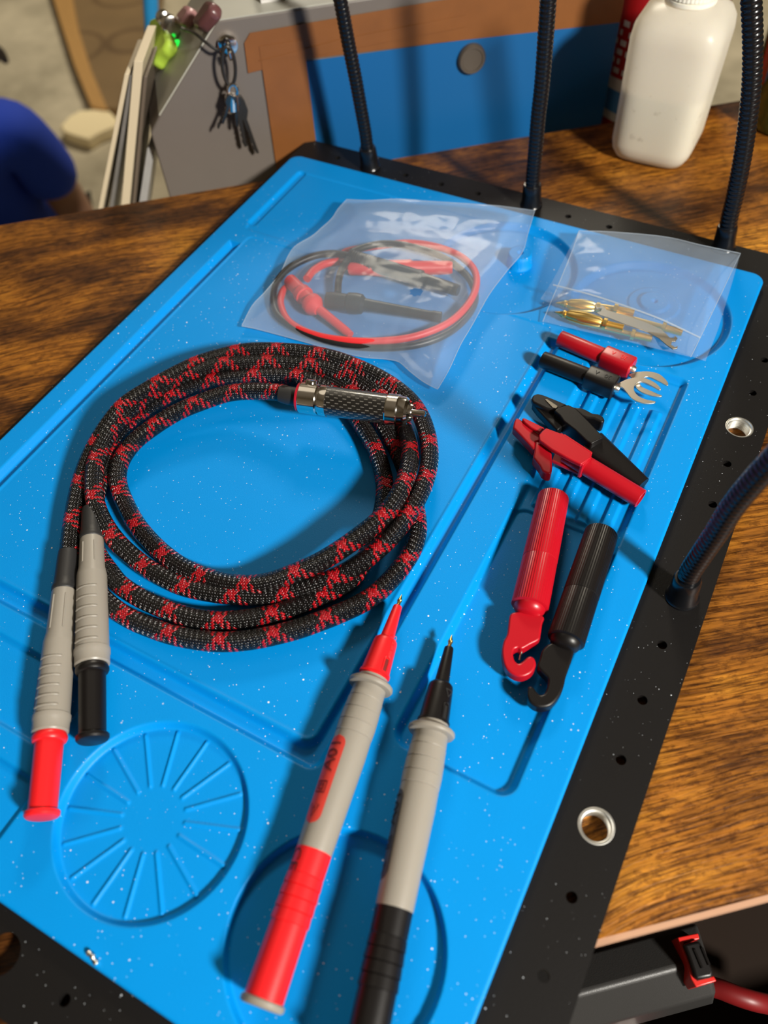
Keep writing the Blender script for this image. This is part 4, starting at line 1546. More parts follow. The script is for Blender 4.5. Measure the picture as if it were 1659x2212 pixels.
pin((340, 612), (765, 712), 5.5, 'lantern', 'gold lantern-spring tip nearest the bag opening, lower of the two at the left')
pin((345, 556), (722, 600), 4.5, 'lantern', 'gold lantern-spring tip at the left, upper of the two')
pin((440, 668), (942, 778), 3.0, 'needle', 'long gold needle tip along the bottom of the zip bag')
pin((640, 600), (1130, 742), 4.0, 'needle', 'gold needle tip whose thick thread points at the right side of the zip bag')
pin((560, 560), (832, 618), 5.5, 'needle', 'gold tip with its thread just under the zip line')
wt = thing('fork_terminal', 'flat double-ended fork terminal among the gold tips', 'terminal', at(*P4(860, 690), 3), None)
plate('blade', [P4(x, y) for x, y in ((590, 575), (602, 565), (640, 572), (660, 600), (760, 628), (900, 675), (1000, 720), (1050, 770), (1075, 772), (1085, 760), (1100, 775), (1085, 795), (1065, 795), (1060, 815), (1085, 830), (1100, 822), (1098, 838), (1070, 842), (1030, 815), (985, 775), (900, 728), (780, 690), (680, 650), (620, 630), (600, 615), (625, 608), (632, 592), (610, 588), (598, 592))], 6.5, 0.6, plastic('dull_tin', (0.42, 0.38, 0.32), 0.4, metal=1), wt, 0.1)

# ------------------------------------------------------------------ things standing behind the mat
def hdpe():
    m = bpy.data.materials.new('milky_polyethylene')
    m.use_nodes = True
    nt = m.node_tree
    p = nt.nodes['Principled BSDF']
    out = nt.nodes['Material Output']
    p.inputs['Base Color'].default_value = (0.95, 0.92, 0.82, 1)
    p.inputs['Roughness'].default_value = 0.35
    p.inputs['Subsurface Weight'].default_value = 0.3
    p.inputs['Subsurface Radius'].default_value = (0.01, 0.009, 0.007)
    tr = nd(nt, 'ShaderNodeBsdfTransparent')
    tl = nd(nt, 'ShaderNodeBsdfTranslucent')
    tl.inputs[0].default_value = (0.92, 0.88, 0.76, 1)
    a = nd(nt, 'ShaderNodeMixShader')
    a.inputs[0].default_value = 0.5
    nt.links.new(p.outputs[0], a.inputs[1])
    nt.links.new(tl.outputs[0], a.inputs[2])
    b = nd(nt, 'ShaderNodeMixShader')
    b.inputs[0].default_value = 0.08
    nt.links.new(a.outputs[0], b.inputs[1])
    nt.links.new(tr.outputs[0], b.inputs[2])
    nt.links.new(b.outputs[0], out.inputs[0])
    # faint grime left by a worn-off label
    tc = nd(nt, 'ShaderNodeTexCoord')
    n = nd(nt, 'ShaderNodeTexNoise')
    n.inputs['Scale'].default_value = 120
    n.inputs['Detail'].default_value = 4
    nt.links.new(tc.outputs['Object'], n.inputs['Vector'])
    r = nd(nt, 'ShaderNodeValToRGB')
    r.color_ramp.elements[0].position = 0.66
    r.color_ramp.elements[0].color = (0.95, 0.92, 0.82, 1)
    r.color_ramp.elements[1].position = 0.74
    r.color_ramp.elements[1].color = (0.5, 0.47, 0.42, 1)
    nt.links.new(n.outputs['Fac'], r.inputs[0])
    nt.links.new(r.outputs[0], p.inputs['Base Color'])
    return m


def squircle_tower(name, c, ang, rows, mat, parent, n=64, ex=5.0):
    """rows: (height mm, half side mm, exponent)"""
    V, F = [], []
    for h, r, e in rows:
        for k in range(n):
            t = 2 * PI * k / n
            x, y = math.cos(t), math.sin(t)
            q = r / (abs(x) ** e + abs(y) ** e) ** (1 / e) / 1000
            x, y = x * q, y * q
            V.append(Vector((c.x + x * math.cos(ang) - y * math.sin(ang), c.y + x * math.sin(ang) + y * math.cos(ang), ZM + h / 1000)))
    m = len(rows)
    for i in range(m - 1):
        for k in range(n):
            F.append((i * n + k, i * n + (k + 1) % n, (i + 1) * n + (k + 1) % n, (i + 1) * n + k))
    F += [tuple(range(n - 1, -1, -1)), tuple((m - 1) * n + k for k in range(n))]
    return obj(name, mesh(name, V, F, 45), mat, parent)


bo = thing('squeeze_bottle', 'milky white plastic bottle half full of liquid on the bench', 'bottle', uwz(237, -49, TH))
bcn = uwz(232.5, -47, 0)
ba = TA - math.radians(40)
squircle_tower('bottle_body', bcn, ba, [(TH, 14, 4), (TH + 0.3, 19, 4), (TH + 2.5, 22.5, 4.5), (TH + 7, 24.6, 5), (TH + 12, 25.6, 5), (40, 26.2, 5), (62, 26.6, 5), (68, 26, 4.5), (73, 23.5, 3.8), (76.5, 19, 2.8), (78, 14.5, 2), (82, 14, 2)], hdpe(), bo)
MLQ = plastic('cloudy_liquid', (0.74, 0.72, 0.66), 0.3)
lq = squircle_tower('liquid', bcn, ba, [(TH + 1.5, 16, 4), (TH + 4, 21, 4.5), (TH + 9, 23.5, 5), (TH + 13, 24.5, 5), (34, 25, 5), (34.2, 24, 5)], MLQ, bo)
MCAP = plastic('ivory_cap', (0.85, 0.82, 0.72), 0.4, sss=0.2)
c0 = Vector((bcn.x, bcn.y, ZM + 0.0785))
lathe('bottle_cap', c0, c0 + Vector((0, 0, 0.02)), [(0, 14.2), (0.3, 14.6), (2.2, 14.6), (2.4, 14.0), (3.0, 14.0), (3.2, 14.5), (17, 14.2), (18, 13.4)], MCAP, bo, 120, lambda k, s: 1 - (0.02 * (k % 3 == 0) if s > 3 else 0))

MRC = plastic('red_enamel', (0.42, 0.008, 0.010), 0.3)
MWH = plastic('label_white', (0.7, 0.68, 0.66), 0.4)
MLB = plastic('label_blue', (0.06, 0.25, 0.6), 0.4)
rcn = thing('gas_cylinder', 'tall red cylinder with a white and blue label standing behind the bottle', 'gas cylinder', uwz(268, 38, -762))
a0 = uwz(268, 38, -762)
lathe('shell', a0, a0 + Vector((0, 0, 1)), [(0, 34), (2, 39), (800, 39), (830, 39), (850, 34), (862, 22), (868, 12), (880, 11), (885, 6)], MRC, rcn, 64)


def wrap(name, c, r, a0_, a1_, h0, h1, mat, parent):
    V, F = [], []
    for i in range(25):
        t = a0_ + (a1_ - a0_) * i / 24
        for h in (h0, h1):
            V.append(Vector((c.x + r / 1000 * math.cos(t), c.y + r / 1000 * math.sin(t), ZM + h / 1000)))
    for i in range(24):
        F.append((2 * i, 2 * i + 2, 2 * i + 3, 2 * i + 1))
    return obj(name, mesh(name, V, F, 60), mat, parent)


lft = math.atan2((-U * 0.8 - W * 0.6).y, (-U * 0.8 - W * 0.6).x)
lb_ = wrap('label', a0, 39.2, lft - 0.9, lft + 0.7, -26, 3, MWH, rcn)
wrap('blue_band', a0, 39.4, lft - 0.7, lft + 0.7, -20, -5, MLB, lb_)
for i_ in range(6):
    for k_ in range(7):
        q_ = lft - 0.75 + k_ * 0.2 + (i_ % 2) * 0.05
        wrap('lettering', a0, 39.35, q_, q_ + (0.13 if (i_ + k_) % 3 else 0.06), 6 + i_ * 6.0, 9.6 + i_ * 6.0, MWH, rcn)

MGL = plastic('dark_green_glass', (0.03, 0.055, 0.012), 0.12, coat=0.6)
gb = thing('green_bottle', 'dark green bottle at the right edge behind the gooseneck', 'bottle', uwz(337, -38, TH))
a1 = uwz(337, -38, TH)
lathe('glass', a1, a1 + Vector((0, 0, 1)), [(0, 26), (1.5, 33), (6, 35), (60, 35), (95, 28), (125, 15), (170, 13), (172, 10)], MGL, gb, 64)

# ------------------------------------------------------------------ grey machine cabinet behind the bench
MGP = plastic('dark_grey_sheet_metal', (0.150, 0.128, 0.112), 0.45, var=0.04)
MKT = plastic('brown_packing_tape', (0.21, 0.075, 0.018), 0.45, var=0.18)
MBL = plastic('blue_sheet', (0.0, 0.10, 0.30), 0.5)
CB = thing('machine_cabinet', 'grey metal cabinet with brown tape and a blue panel behind the bench', 'cabinet', uwz(70, 56, -762))
prof_ = [(-92, -762), (-88, 18), (-79.5, 28), (-31.5, 76.7), (226, 76.7), (226, -762)]
prism('cabinet_body', [uwz(u, 20, h) for u, h in prof_], 0.072, MGP, CB, 0.0012, W)


MGC = plastic('lit_grey_metal', (0.42, 0.41, 0.35), 0.45, var=0.04)  # paler copy of the body grey: light on slope and top painted in
prism('lit_control_face', [uwz(u, 20.3, h) for u, h in ((-79.9, 28.4), (-31.9, 77.1), (-31.3, 76.5), (-79.3, 27.8))], 0.0714, MGC, CB, 0, W)
prism('lit_top_panel', [uwz(u, 20.3, h) for u, h in ((-31.3, 77.2), (225.5, 77.2), (225.5, 76.5), (-31.3, 76.5))], 0.0714, MGC, CB, 0, W)


def stuck(name, pts, w0, mat, parent, th=0.4):
    """thin sheet stuck on the face of the cabinet"""
    return prism(name, [uwz(u, w0, h) for u, h in pts], th / 1000, mat, parent, 0, W)


stuck('blue_panel', [(17, 47), (225, 43), (225, -120), (15, -120)], 19.4, MBL, CB)
stuck('packing_tape', [(-19.5, 45.5), (-18.5, 63), (-14, 68), (100, 70), (225, 69), (225, 41), (100, 46), (18, 48.5)], 19.0, MKT, CB, 0.3)
stuck('packing_tape', [(-10, 60), (17.5, 60), (17.0, -120), (-13, -120), (-12, -15)], 18.7, MKT, CB, 0.3)
stuck('packing_tape', [(-12, 52), (40, 57), (120, 60), (120, 53), (30, 50)], 18.4, MKT, CB, 0.3)
MBZ = plastic('dull_bronze', (0.16, 0.135, 0.11), 0.4, metal=0.7)
kb = uwz(124.8, 19.4, 33.2)
lathe('lock_button', kb, kb - W * 0.01, [(0, 9.5), (2, 9.3), (3.4, 8.2), (3.4, 7.0), (2.8, 6.6), (2.8, 0.1)], MBZ, CB, 48)
SP0, SPN = uwz(-79.5, 20, 28), (Vector((0, 0, 1)) * 48 - U * 48.7).normalized()


def onslope(x, y, up=0.0):
    d = ray(x, y)
    p0 = SP0 + SPN * (up / 1000)
    t = (p0 - CAM).dot(SPN) / d.dot(SPN)
    return CAM + d * t


MGE = bpy.data.materials.new('green_led')
MGE.use_nodes = True
pp = MGE.node_tree.nodes['Principled BSDF']
pp.inputs['Base Color'].default_value = (0.02, 0.5, 0.05, 1)
pp.inputs['Emission Color'].default_value = (0.02, 1, 0.08, 1)
pp.inputs['Emission Strength'].default_value = 1.2
for (x, y) in ((384, 98), (377, 113)):
    c_ = onslope(x, y, 0)
    lathe('indicator_lamp', c_, c_ + SPN * 0.01, [(0, 3.2), (1.6, 3), (2.6, 2.0), (3, 0.3)], MGE, CB, 24)
MYE = plastic('yellow_sticker', (0.6, 0.42, 0.03), 0.5)
prism('sticker', [onslope(x, y, 0.3) for x, y in ((350, 152), (362, 150), (360, 166), (350, 168))], 0.0003, MYE, CB, 0, -SPN)


def slope_item(name, label, cat, px, up, depth, mat, bevel=0.001, smooth=False):
    th = prism(name, [onslope(x, y, up) for x, y in px], depth / 1000, mat, None, bevel, -SPN)
    tag(th, label, cat)
    return th


MLI = plastic('lime_fabric', (0.42, 0.62, 0.06), 0.6, var=0.2)
slope_item('glove', 'lime green work glove draped on the sloping cabinet face', 'glove', [(322, 40), (340, 32), (352, 34), (356, 60), (362, 85), (350, 108), (338, 120), (327, 139), (321, 133), (318, 110), (325, 80), (316, 70)], 9, 8.5, MLI, 0.003)
MPK = plastic('pink_plastic', (0.40, 0.20, 0.20), 0.3)
slope_item('marker_pen', 'pinkish marker pen on the sloping cabinet face', 'pen', [(376, 32), (398, 6), (408, 12), (406, 28), (388, 50), (378, 46)], 8, 7.5, MPK, 0.003)
MDP = plastic('maroon_plastic', (0.13, 0.05, 0.05), 0.3)
slope_item('screwdriver_handle', 'dark maroon tool handle at the top of the sloping cabinet face', 'tool', [(412, 44), (444, -4), (458, 0), (452, 22), (424, 56), (414, 54)], 9, 8.5, MDP, 0.003)
cl1, cl2 = onslope(352, 38, 8), onslope(382, 68, 6)
cpz = lathe('clamp', cl1, cl2, [(0, 4), (0.5, 5), (9, 5), (9.5, 3.5), (20, 3.5), (20.5, 6), (27, 6), (27.5, 4)], M['chrome'], None, 32)
tag(cpz, 'small shiny metal clamp beside the lime glove', 'clamp')
MBR = plastic('bright_blue_rail', (0.02, 0.28, 0.62), 0.4)
br_ = thing('blue_pole', 'bright blue vertical pole standing left of the cabinet', 'pole', uwz(-120, 440, -762))
b1_, b2_ = uwz(-150, 470, -762), uwz(-150, 470, 140)
tube('pole', [onw(324, -60, 470), onw(326, 20, 470), onw(330, 100, 470), Vector((onw(330, 100, 470).x, onw(330, 100, 470).y, 0.0))], 0.008, MBR, br_, 24, uv=False)
pole_base = Vector((onw(330, 100, 470).x, onw(330, 100, 470).y, 0.0))
lathe('pole_foot', pole_base, pole_base + Vector((0, 0, 1)), [(0, 60), (4, 60), (10, 20), (30, 11)], M['leg'], br_, 32)
wk = thing('white_tray', 'white tray lying on top of the grey cabinet', 'tray', uwz(80, 100, 77))
bench_box('tray_base', -4, 190, 33, 88, 77, 79, MWH, wk, 0.5)
for (u0, u1, w0_, w1_) in ((-4, 190, 33, 35), (-4, 190, 86, 88), (-4, -2, 35, 86), (188, 190, 35, 86)):
    bench_box('tray_rim', u0, u1, w0_, w1_, 79, 86, MWH, wk, 0.4)

# keys on a magnetic hook
hkp = uwz(-28.5, 20, 64)
mh = thing('magnetic_hook', 'chrome magnetic hook on the grey cabinet side holding the keys', 'hook', hkp)
lathe('magnet', hkp, hkp - W * 0.01, [(0, 6), (3, 6), (3.4, 5), (3.4, 0.1)], M['chrome'], mh, 32)
tube('hook_bend', spline([hkp - W * 0.003, hkp - W * 0.008, hkp - W * 0.010 + Vector((0, 0, -0.004)), hkp - W * 0.013 + Vector((0, 0, -0.003)), hkp - W * 0.014 + Vector((0, 0, 0.001))], 0.0008), 0.0012, M['chrome'], mh, 10, uv=False)
ks = thing('key_bunch', 'bunch of keys with black fobs hanging from the magnetic hook', 'keys', hkp - W * 0.009)
MDM = plastic('dark_key_plastic', (0.02, 0.018, 0.016), 0.4)


def kp(x, y, w=9.0):
    return onw(x, y, w)


ring = [kp(490 + 14 * math.sin(t) + 4 * (1 - math.cos(t)), 100 + 42 * (1 - math.cos(t)) , 9) for t in np.linspace(0, 2 * PI, 40)]
tube('cord_loop', ring, 0.0011, MDM, ks, 8, uv=False)
tube('split_ring', [kp(503 + 9 * math.cos(t), 196 + 13 * math.sin(t), 8.5) for t in np.linspace(0, 2 * PI, 32)], 0.0011, M['chrome'], ks, 8, uv=False)


def key(px0, px1, wd, mat, w):
    a = Vector((px0[0], px0[1]))
    b = Vector((px1[0], px1[1]))
    d = (b - a).normalized()
    n = Vector((-d.y, d.x))
    L = (b - a).length
    pts = []
    for s, o in ((0, .3), (.04, .75), (.14, 1), (.3, 1), (.38, .6), (.42, .35), (.6, .35), (.63, .2), (.68, .38), (.73, .2), (.78, .38), (.84, .22), (.9, .38), (1, .1)):
        pts.append(a + d * L * s + n * wd * o)
    for s, o in ((1, .3), (.42, .35), (.38, .6), (.3, 1), (.14, 1), (.04, .75)):
        pts.append(a + d * L * s - n * wd * o)
    prism('key', [onw(p.x, p.y, w) for p in pts], 0.002, mat, ks, 0.0003, W)


MKM = plastic('tarnished_key', (0.20, 0.17, 0.14), 0.3, metal=1)
key((503, 205), (480, 268), 11, MKM, 6)
key((505, 205), (470, 278), 10, MDM, 8)
key((506, 205), (512, 275), 11, MKM, 9)
key((508, 205), (530, 318), 14, MDM, 11)
key((510, 206), (556, 332), 13, MDM, 13)
key((508, 208), (545, 300), 12, MDM, 15)
lathe('fob', kp(500, 200, 10), kp(501, 238, 10), [(0, 2), (1, 4), (10, 4.5), (12, 3)], M['chrome'], ks, 20)
ct = tube('cord', spline([onslope(392, 62, 5), onslope(420, 72, 6), onw(445, 92, 12), onw(470, 108, 10), onw(488, 101, 9)], 0.002), 0.0009, MDM, None, 8, uv=False)
tag(ct, 'thin dark cord running from the clamp to the key hook', 'cord')

# boards and magazines leaning behind the bench
MCR = plastic('cream_board', (0.62, 0.52, 0.36), 0.55)
MGB = plastic('grey_cover', (0.16, 0.15, 0.14), 0.3, var=0.3)
MDB = plastic('brown_cover', (0.13, 0.10, 0.075), 0.4)
MDK = plastic('black_cover', (0.02, 0.02, 0.02), 0.4)
MSV = plastic('silver_sleeve', (0.35, 0.34, 0.33), 0.2, var=0.3)


BDIR = []


def lean2(name, label, cat, x0, x1, xt0, xt1, yt, mat, w0, depth):
    """board seen edge-on: from the bench edge (x0..x1 at y=440) to its top (xt0..xt1 at y=yt), reaching the floor"""
    A0, A1 = onw(x0, 440, w0), onw(x1, 440, w0)
    T0, T1 = onw(xt0, yt, w0), onw(xt1, yt, w0)
    d0, d1 = (A0 - T0), (A1 - T1)
    B0 = T0 + d0 * (T0.z / -d0.z) * 1.0
    B1 = T1 + d1 * (T1.z / -d1.z) * 1.0
    off = U * (((A1 - A0).length) * 1.0)
    B1 = B0 + off
    nrm = (T0 - A0).cross(T0 - CAM)
    dd = nrm.cross(Vector((0, 0, 1))).normalized()
    if dd.dot(W) < 0:
        dd = -dd
    dd = (dd + U * 0.10).normalized()
    if BDIR:
        dd = BDIR[0]
    else:
        BDIR.append(dd)
    th = prism(name, [B0, B1, T1, T0], depth / 1000, mat, None, 0.0004, dd)
    tag(th, label, cat, 'boards leaning behind the bench')
    return th


lean2('foam_board', 'cream edged board leaning behind the bench, furthest left', 'board', 214, 236, 269, 279, 160, MCR, 30, 46)
lean2('magazine', 'dark covered sheet between the two cream boards', 'board', 237, 262, 280, 288, 165, MGB, 32, 42)
lean2('foam_board', 'tallest cream board leaning behind the bench', 'board', 262, 284, 289, 309, 132, MCR, 30, 48)
lean2('binder', 'brown binder leaning beside the tallest cream board', 'binder', 285, 300, 310, 318, 165, MDB, 32, 40)
lean2('plastic_sleeve', 'silvery plastic sleeve at the right of the leaning boards', 'sleeve', 300, 338, 318, 334, 320, MSV, 30, 36)

# ------------------------------------------------------------------ things on the floor
FL = -762
MCU = plastic('cream_foam', (0.92, 0.78, 0.48), 0.7)
fo = plate('foam_offcut', [(130, 271), (150, 250), (172, 238), (200, 236), (235, 238), (252, 256), (246, 272), (215, 284), (190, 300), (160, 292), (138, 284)], FL + 30, 29.5, MCU, None, 4, False)
tag(fo, 'pale cream foam offcut on the concrete floor', 'foam')


def ringwood():
    m, nt, p = mat_base('ring_stained_plywood')
    tc = nd(nt, 'ShaderNodeTexCoord')
    v = nd(nt, 'ShaderNodeTexVoronoi')
    v.inputs['Scale'].default_value = 4.5
    v.inputs['Randomness'].default_value = 0.7
    nt.links.new(tc.outputs['Object'], v.inputs['Vector'])
    r = nd(nt, 'ShaderNodeValToRGB')
    e = r.color_ramp.elements
    e[0].position = 0.40
    e[0].color = (0.21, 0.135, 0.06, 1)
    e[1].position = 0.52
    e[1].color = (0.21, 0.135, 0.06, 1)
    q = e.new(0.46)
    q.color = (0.12, 0.07, 0.03, 1)
    nt.links.new(v.outputs['Distance'], r.inputs[0])
    n = nd(nt, 'ShaderNodeTexNoise')
    n.inputs['Scale'].default_value = 5
    n.inputs['Detail'].default_value = 5
    nt.links.new(tc.outputs['Object'], n.inputs['Vector'])
    mr = nd(nt, 'ShaderNodeMapRange')
    mr.inputs['To Min'].default_value = 0.6
    mr.inputs['To Max'].default_value = 1.3
    nt.links.new(n.outputs['Fac'], mr.inputs['Value'])
    s = nd(nt, 'ShaderNodeVectorMath', operation='SCALE')
    nt.links.new(r.outputs[0], s.inputs[0])
    nt.links.new(mr.outputs[0], s.inputs['Scale'])
    nt.links.new(s.outputs[0], p.inputs['Base Color'])
    p.inputs['Roughness'].default_value = 0.6
    return m


pw = thing('plywood_board', 'brown ring-stained plywood board with a tan edge strip on the concrete floor', 'board', at(240, 150, FL))
plate('panel', [(148, -40), (165, 60), (192, 150), (225, 232), (268, 234), (330, 120), (352, -40)], FL + 30, 29, ringwood(), pw, 1.0)
MTN = plastic('tan_edge', (0.45, 0.25, 0.08), 0.6, var=0.15)
plate('edge_strip', [(104, -40), (128, 40), (160, 140), (197, 230), (232, 236), (196, 150), (168, 60), (150, -40)], FL + 36, 35, MTN, pw, 1.0)

# ------------------------------------------------------------------ person sitting on the floor behind the bench
def skin(name, pts, edges, radii, mat, parent, sub=2, root=0):
    me = bpy.data.meshes.new(name)
    me.from_pydata([tuple(p) for p in pts], edges, [])
    o = obj(name, me, None, parent)
    md = o.modifiers.new('skin', 'SKIN')
    for i, r in enumerate(radii):
        sv = me.skin_vertices[0].data[i]
        sv.radius = (r[0], r[1]) if isinstance(r, tuple) else (r, r)
        sv.use_root = (i == root)
    md.use_smooth_shade = True
    ss = o.modifiers.new('sub', 'SUBSURF')
    ss.levels = sub
    ss.render_levels = sub
    dg = bpy.context.evaluated_depsgraph_get()
    ev = bpy.data.meshes.new_from_object(o.evaluated_get(dg))
    o.modifiers.clear()
    o.data = ev
    ev.materials.clear()
    ev.materials.append(mat)
    ev.shade_smooth()
    return o


MSK = plastic('skin', (0.32, 0.17, 0.11), 0.5, sss=0.1)
MSH = plastic('royal_blue_cotton', (0.003, 0.040, 0.42), 0.85)
MHR = plastic('dark_hair', (0.018, 0.012, 0.009), 0.5)
MPT = plastic('dark_trousers', (0.03, 0.03, 0.035), 0.8)
MGS = plastic('grey_stripe', (0.20, 0.21, 0.26), 0.85)
pe = thing('person', 'person in a royal blue T-shirt sitting on the floor behind the bench', 'person', uwz(-480, 900, -762))


def pb(u, w, h):
    return uwz(u - 18, w, h - 30 if h > -600 else h)


# joints (bench frame, mm): the figure sits cross-legged, leaning forward, right side towards the bench
pel, spn, chs, nek, hdb, hdt = pb(-500, 930, -650), pb(-490, 900, -520), pb(-470, 860, -380), pb(-462, 850, -262), pb(-475, 862, -205), pb(-480, 870, -90)
shR, elR, wrR, haR = pb(-352, 810, -312), pb(-325, 838, -470), pb(-262, 700, -590), pb(-235, 640, -610)
shL, elL, wrL, haL = pb(-590, 850, -318), pb(-640, 900, -500), pb(-560, 760, -620), pb(-520, 710, -640)
hR, kR, fR = pb(-420, 900, -670), pb(-350, 640, -600), pb(-470, 620, -740)
hL, kL, fL = pb(-580, 930, -670), pb(-680, 700, -620), pb(-540, 640, -740)
P = [pel, spn, chs, nek, hdb, hdt, shR, elR, wrR, haR, shL, elL, wrL, haL]
E_ = [(0, 1), (1, 2), (2, 3), (3, 4), (4, 5), (2, 6), (6, 7), (7, 8), (8, 9), (2, 10), (10, 11), (11, 12), (12, 13)]
Rr_ = [(.11, .09), (.10, .08), (.105, .085), .045, .06, .075, .042, .033, .022, .024, .042, .033, .022, .024]
for sgn, hand, wrist in ((1, haR, wrR), (-1, haL, wrL)):
    d = (hand - wrist).normalized()
    sdv = d.cross(Vector((0, 0, 1))).normalized()
    base = len(P)
    hi = 9 if sgn == 1 else 13
    for k, (o_, ln_) in enumerate(((-.021, .052), (-.007, .062), (.007, .058), (.021, .045), (.034, .03))):
        P.append(hand + sdv * o_ * sgn + d * (0.028 if k < 4 else 0.0))
        P.append(hand + sdv * (o_ * 1.15) * sgn + d * (0.028 + ln_ * 0.6) + Vector((0, 0, -0.01)))
        P.append(hand + sdv * (o_ * 1.2) * sgn + d * (0.028 + ln_) + Vector((0, 0, -0.025)))
        Rr_ += [.009, .008, .007]
        E_ += [(hi, base + 3 * k), (base + 3 * k, base + 3 * k + 1), (base + 3 * k + 1, base + 3 * k + 2)]
skin('body', P, E_, Rr_, MSK, pe)
skin('t_shirt', [pel, spn, chs, nek.lerp(chs, 0.25), shR, shR.lerp(elR, 0.45), shR.lerp(elR, 0.82), shL, shL.lerp(elL, 0.45), shL.lerp(elL, 0.82), chs.lerp(shR, 0.5), chs.lerp(shL, 0.5)],
     [(0, 1), (1, 2), (2, 3), (2, 10), (10, 4), (4, 5), (5, 6), (2, 11), (11, 7), (7, 8), (8, 9)],
     [(.135, .11), (.125, .10), (.13, .105), .075, .058, .052, .05, .058, .052, .05, .085, .085], MSH, pe)
skin('trousers', [pel, hR, kR, fR, hL, kL, fL], [(0, 1), (1, 2), (2, 3), (0, 4), (4, 5), (5, 6)], [(.14, .10), .085, .062, .045, .085, .062, .045], MPT, pe)
skin('hair', [hdb.lerp(hdt, 0.35), hdt + Vector((0, 0, 0.012)), hdb + W * 0.03, upright(-25, 118, hdb), upright(0, 112, hdb), upright(16, 138, hdb)], [(0, 1), (0, 2), (0, 3), (3, 4), (4, 5)], [.088, .07, .07, .02, .012, .004], MHR, pe)

# ------------------------------------------------------------------ cordless tool battery and clutter below the front edge
MBT = plastic('black_tool_plastic', (0.03, 0.029, 0.028), 0.45, bump=0.2, scale=2500)
MRT = plastic('tool_red', (0.62, 0.02, 0.015), 0.35)
MTR = plastic('dark_brown_shelf', (0.016, 0.010, 0.007), 0.7, spec=0.08)
ct_ = thing('tool_trolley', 'dark shelf trolley under the front edge of the bench', 'trolley', uwz(240, -410, -762))
bench_box('shelf', -30, 520, -760, -60, -176, -168, MTR, ct_, 1)
for (u, w) in ((-20, -750), (510, -750), (-20, -70), (510, -70)):
    bench_box('post', u - 8, u + 8, w - 8, w + 8, -762, -176, M['leg'], ct_)
bt = thing('tool_battery', 'black power tool battery with a red framed latch below the bench edge', 'battery', uwz(60, -520, -168))
sec = [at(1508, 1992, -78), at(1530, 2074, -70), at(1549, 2149, -88), at(1546, 2166, -120)]
sec = [Vector(q) for q in sec]
# bring the section to one plane at right angles to the bench edge
uu = max(q.dot(U) for q in sec)
us = [q.dot(U) for q in sec]
V = [q.copy() for q in sec] + [q + U * 0 + Vector((0, 0, 0)) for q in (sec[3] + Vector((0, 0, -0.04)), sec[0] + Vector((0, 0, -0.085)))]
n_ = len(V)
Vl = [q - U * 0.15 for q in V]
Fs = [tuple(range(n_)), tuple(range(2 * n_ - 1, n_ - 1, -1))] + [(i, i + n_, (i + 1) % n_ + n_, (i + 1) % n_) for i in range(n_)]
me_ = fix_normals(mesh('battery_case', V + Vl, Fs, 20))
ob_ = obj('battery_case', me_, MBT, bt)
bevel_obj(ob_, 0.002, 3, 10)


def G9(pts):
    return [(1040 + x / 2.68, 1800 + y / 2.68) for x, y in pts]


plate('latch_frame', G9([(1135, 602), (1255, 578), (1264, 612), (1170, 632), (1196, 700), (1226, 790), (1246, 852), (1345, 826), (1362, 856), (1244, 892), (1215, 845), (1192, 760), (1160, 670)]), -66, 12, MRT, bt, 0.4)
lt = plate('latch', G9([(1168, 640), (1262, 618), (1300, 690), (1345, 800), (1338, 835), (1243, 850), (1224, 790), (1194, 700)]), -64, 14, M['black'], bt, 1.2)
for x0_, y0_, x1_, y1_ in ((1232, 672, 1278, 780), (1276, 662, 1318, 762)):
    a_, b_ = [at(*G9([q])[0], -63.8) for q in ((x0_, y0_), (x1_, y1_))]
    tube('latch_rib', [a_.lerp(b_, i / 4) for i in range(5)], 0.0006, M['black'], lt, 8, uv=False)
MDR = plastic('dark_red_tool', (0.16, 0.005, 0.006), 0.45)
dr = thing('cordless_drill', 'dark red cordless tool body lying under the black battery', 'power tool', uwz(60, -560, -168))
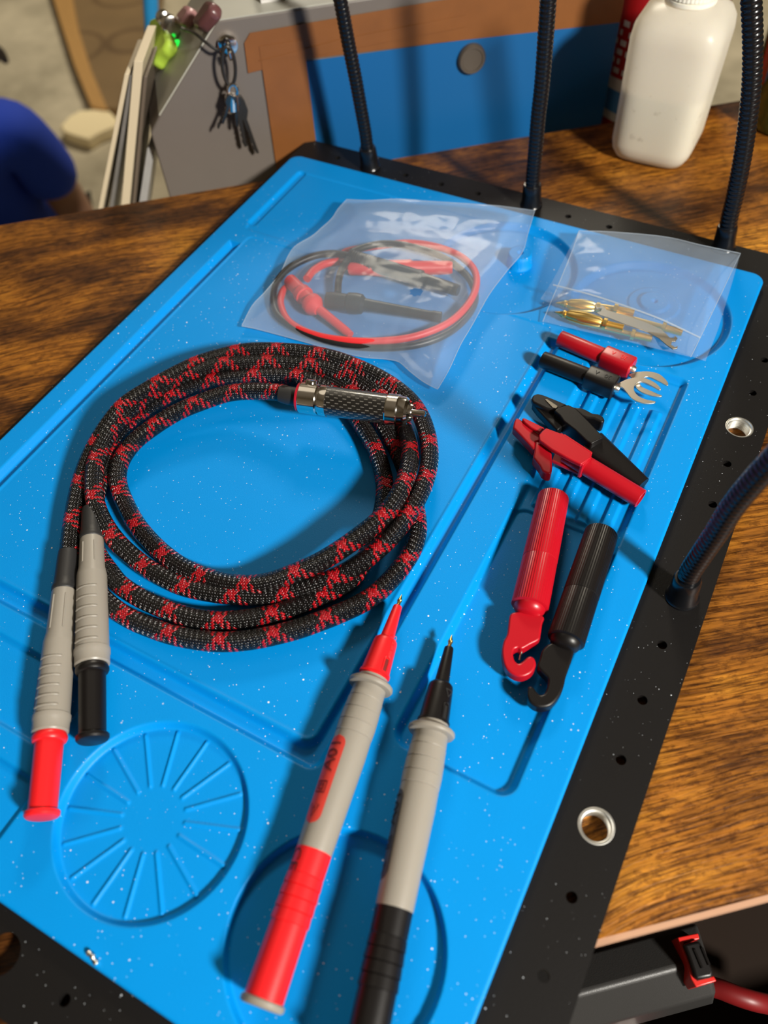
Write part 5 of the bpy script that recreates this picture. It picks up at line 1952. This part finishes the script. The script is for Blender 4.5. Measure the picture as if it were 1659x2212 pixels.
pts_ = [at(1130, 2240, -110), at(1260, 2215, -110), at(1400, 2195, -112), at(1500, 2170, -115)]
tube('tool_body', spline([at(1150, 2235, -152), at(1240, 2275, -152), at(1350, 2320, -152), at(1450, 2340, -152)], 0.004), 0.014, MDR, dr, 32, uv=False)
lathe('chuck', at(1340, 2262, -140), at(1366, 2238, -140), [(0, 5), (1, 7), (9, 7), (10, 4)], M['chrome'], dr, 32)
stp = tube('strap', spline([at(1480, 2130, -120), at(1540, 2132, -115), at(1590, 2150, -112), at(1640, 2165, -115), at(1720, 2180, -140)], 0.003), 0.004, MDR, None, 16, uv=False)
tag(stp, 'dark red strap trailing right from the power tool battery', 'strap')
cse = thing('tool_case', 'black tool case on the trolley under the bench', 'case', uwz(220, -600, -168))
bench_box('case_body', 90, 330, -740, -530, -168, -128, MBT, cse, 6)
bench_box('case_lid', 92, 328, -738, -532, -127.5, -118, MBT, cse, 4)

# solder scrap on the mat
ss_ = thing('solder_scrap', 'tiny bent silver solder scrap near the front edge of the mat', 'metal scrap', at(200, 2070, 0))
tube('wire_bit', spline([at(190, 2058, 0.6), at(197, 2062, 1.2), at(203, 2072, 1.0), at(209, 2082, 0.7)], 0.0004), lambda L: 0.0007 + 0.0003 * math.sin(L * 3000), M['liner'], ss_, 10, uv=False)

# ------------------------------------------------------------------ room shell
MWL = plastic('workshop_wall', (0.30, 0.26, 0.20), 0.8)
MCE = plastic('workshop_ceiling', (0.34, 0.31, 0.27), 0.9)
for nm, c, sz in (('wall_left', (-4.05, 1.0, 1.3), (0.1, 7.2, 2.6)), ('wall_right', (3.05, 1.0, 1.3), (0.1, 7.2, 2.6)), ('wall_back', (-0.5, 4.55, 1.3), (7.2, 0.1, 2.6)), ('wall_front', (-0.5, -2.55, 1.3), (7.2, 0.1, 2.6))):
    structure(box(nm, Matrix.Translation(Vector(c)), sz, MWL))
structure(box('ceiling', Matrix.Translation(Vector((-0.5, 1.0, 2.65))), (7.2, 7.2, 0.1), MCE))
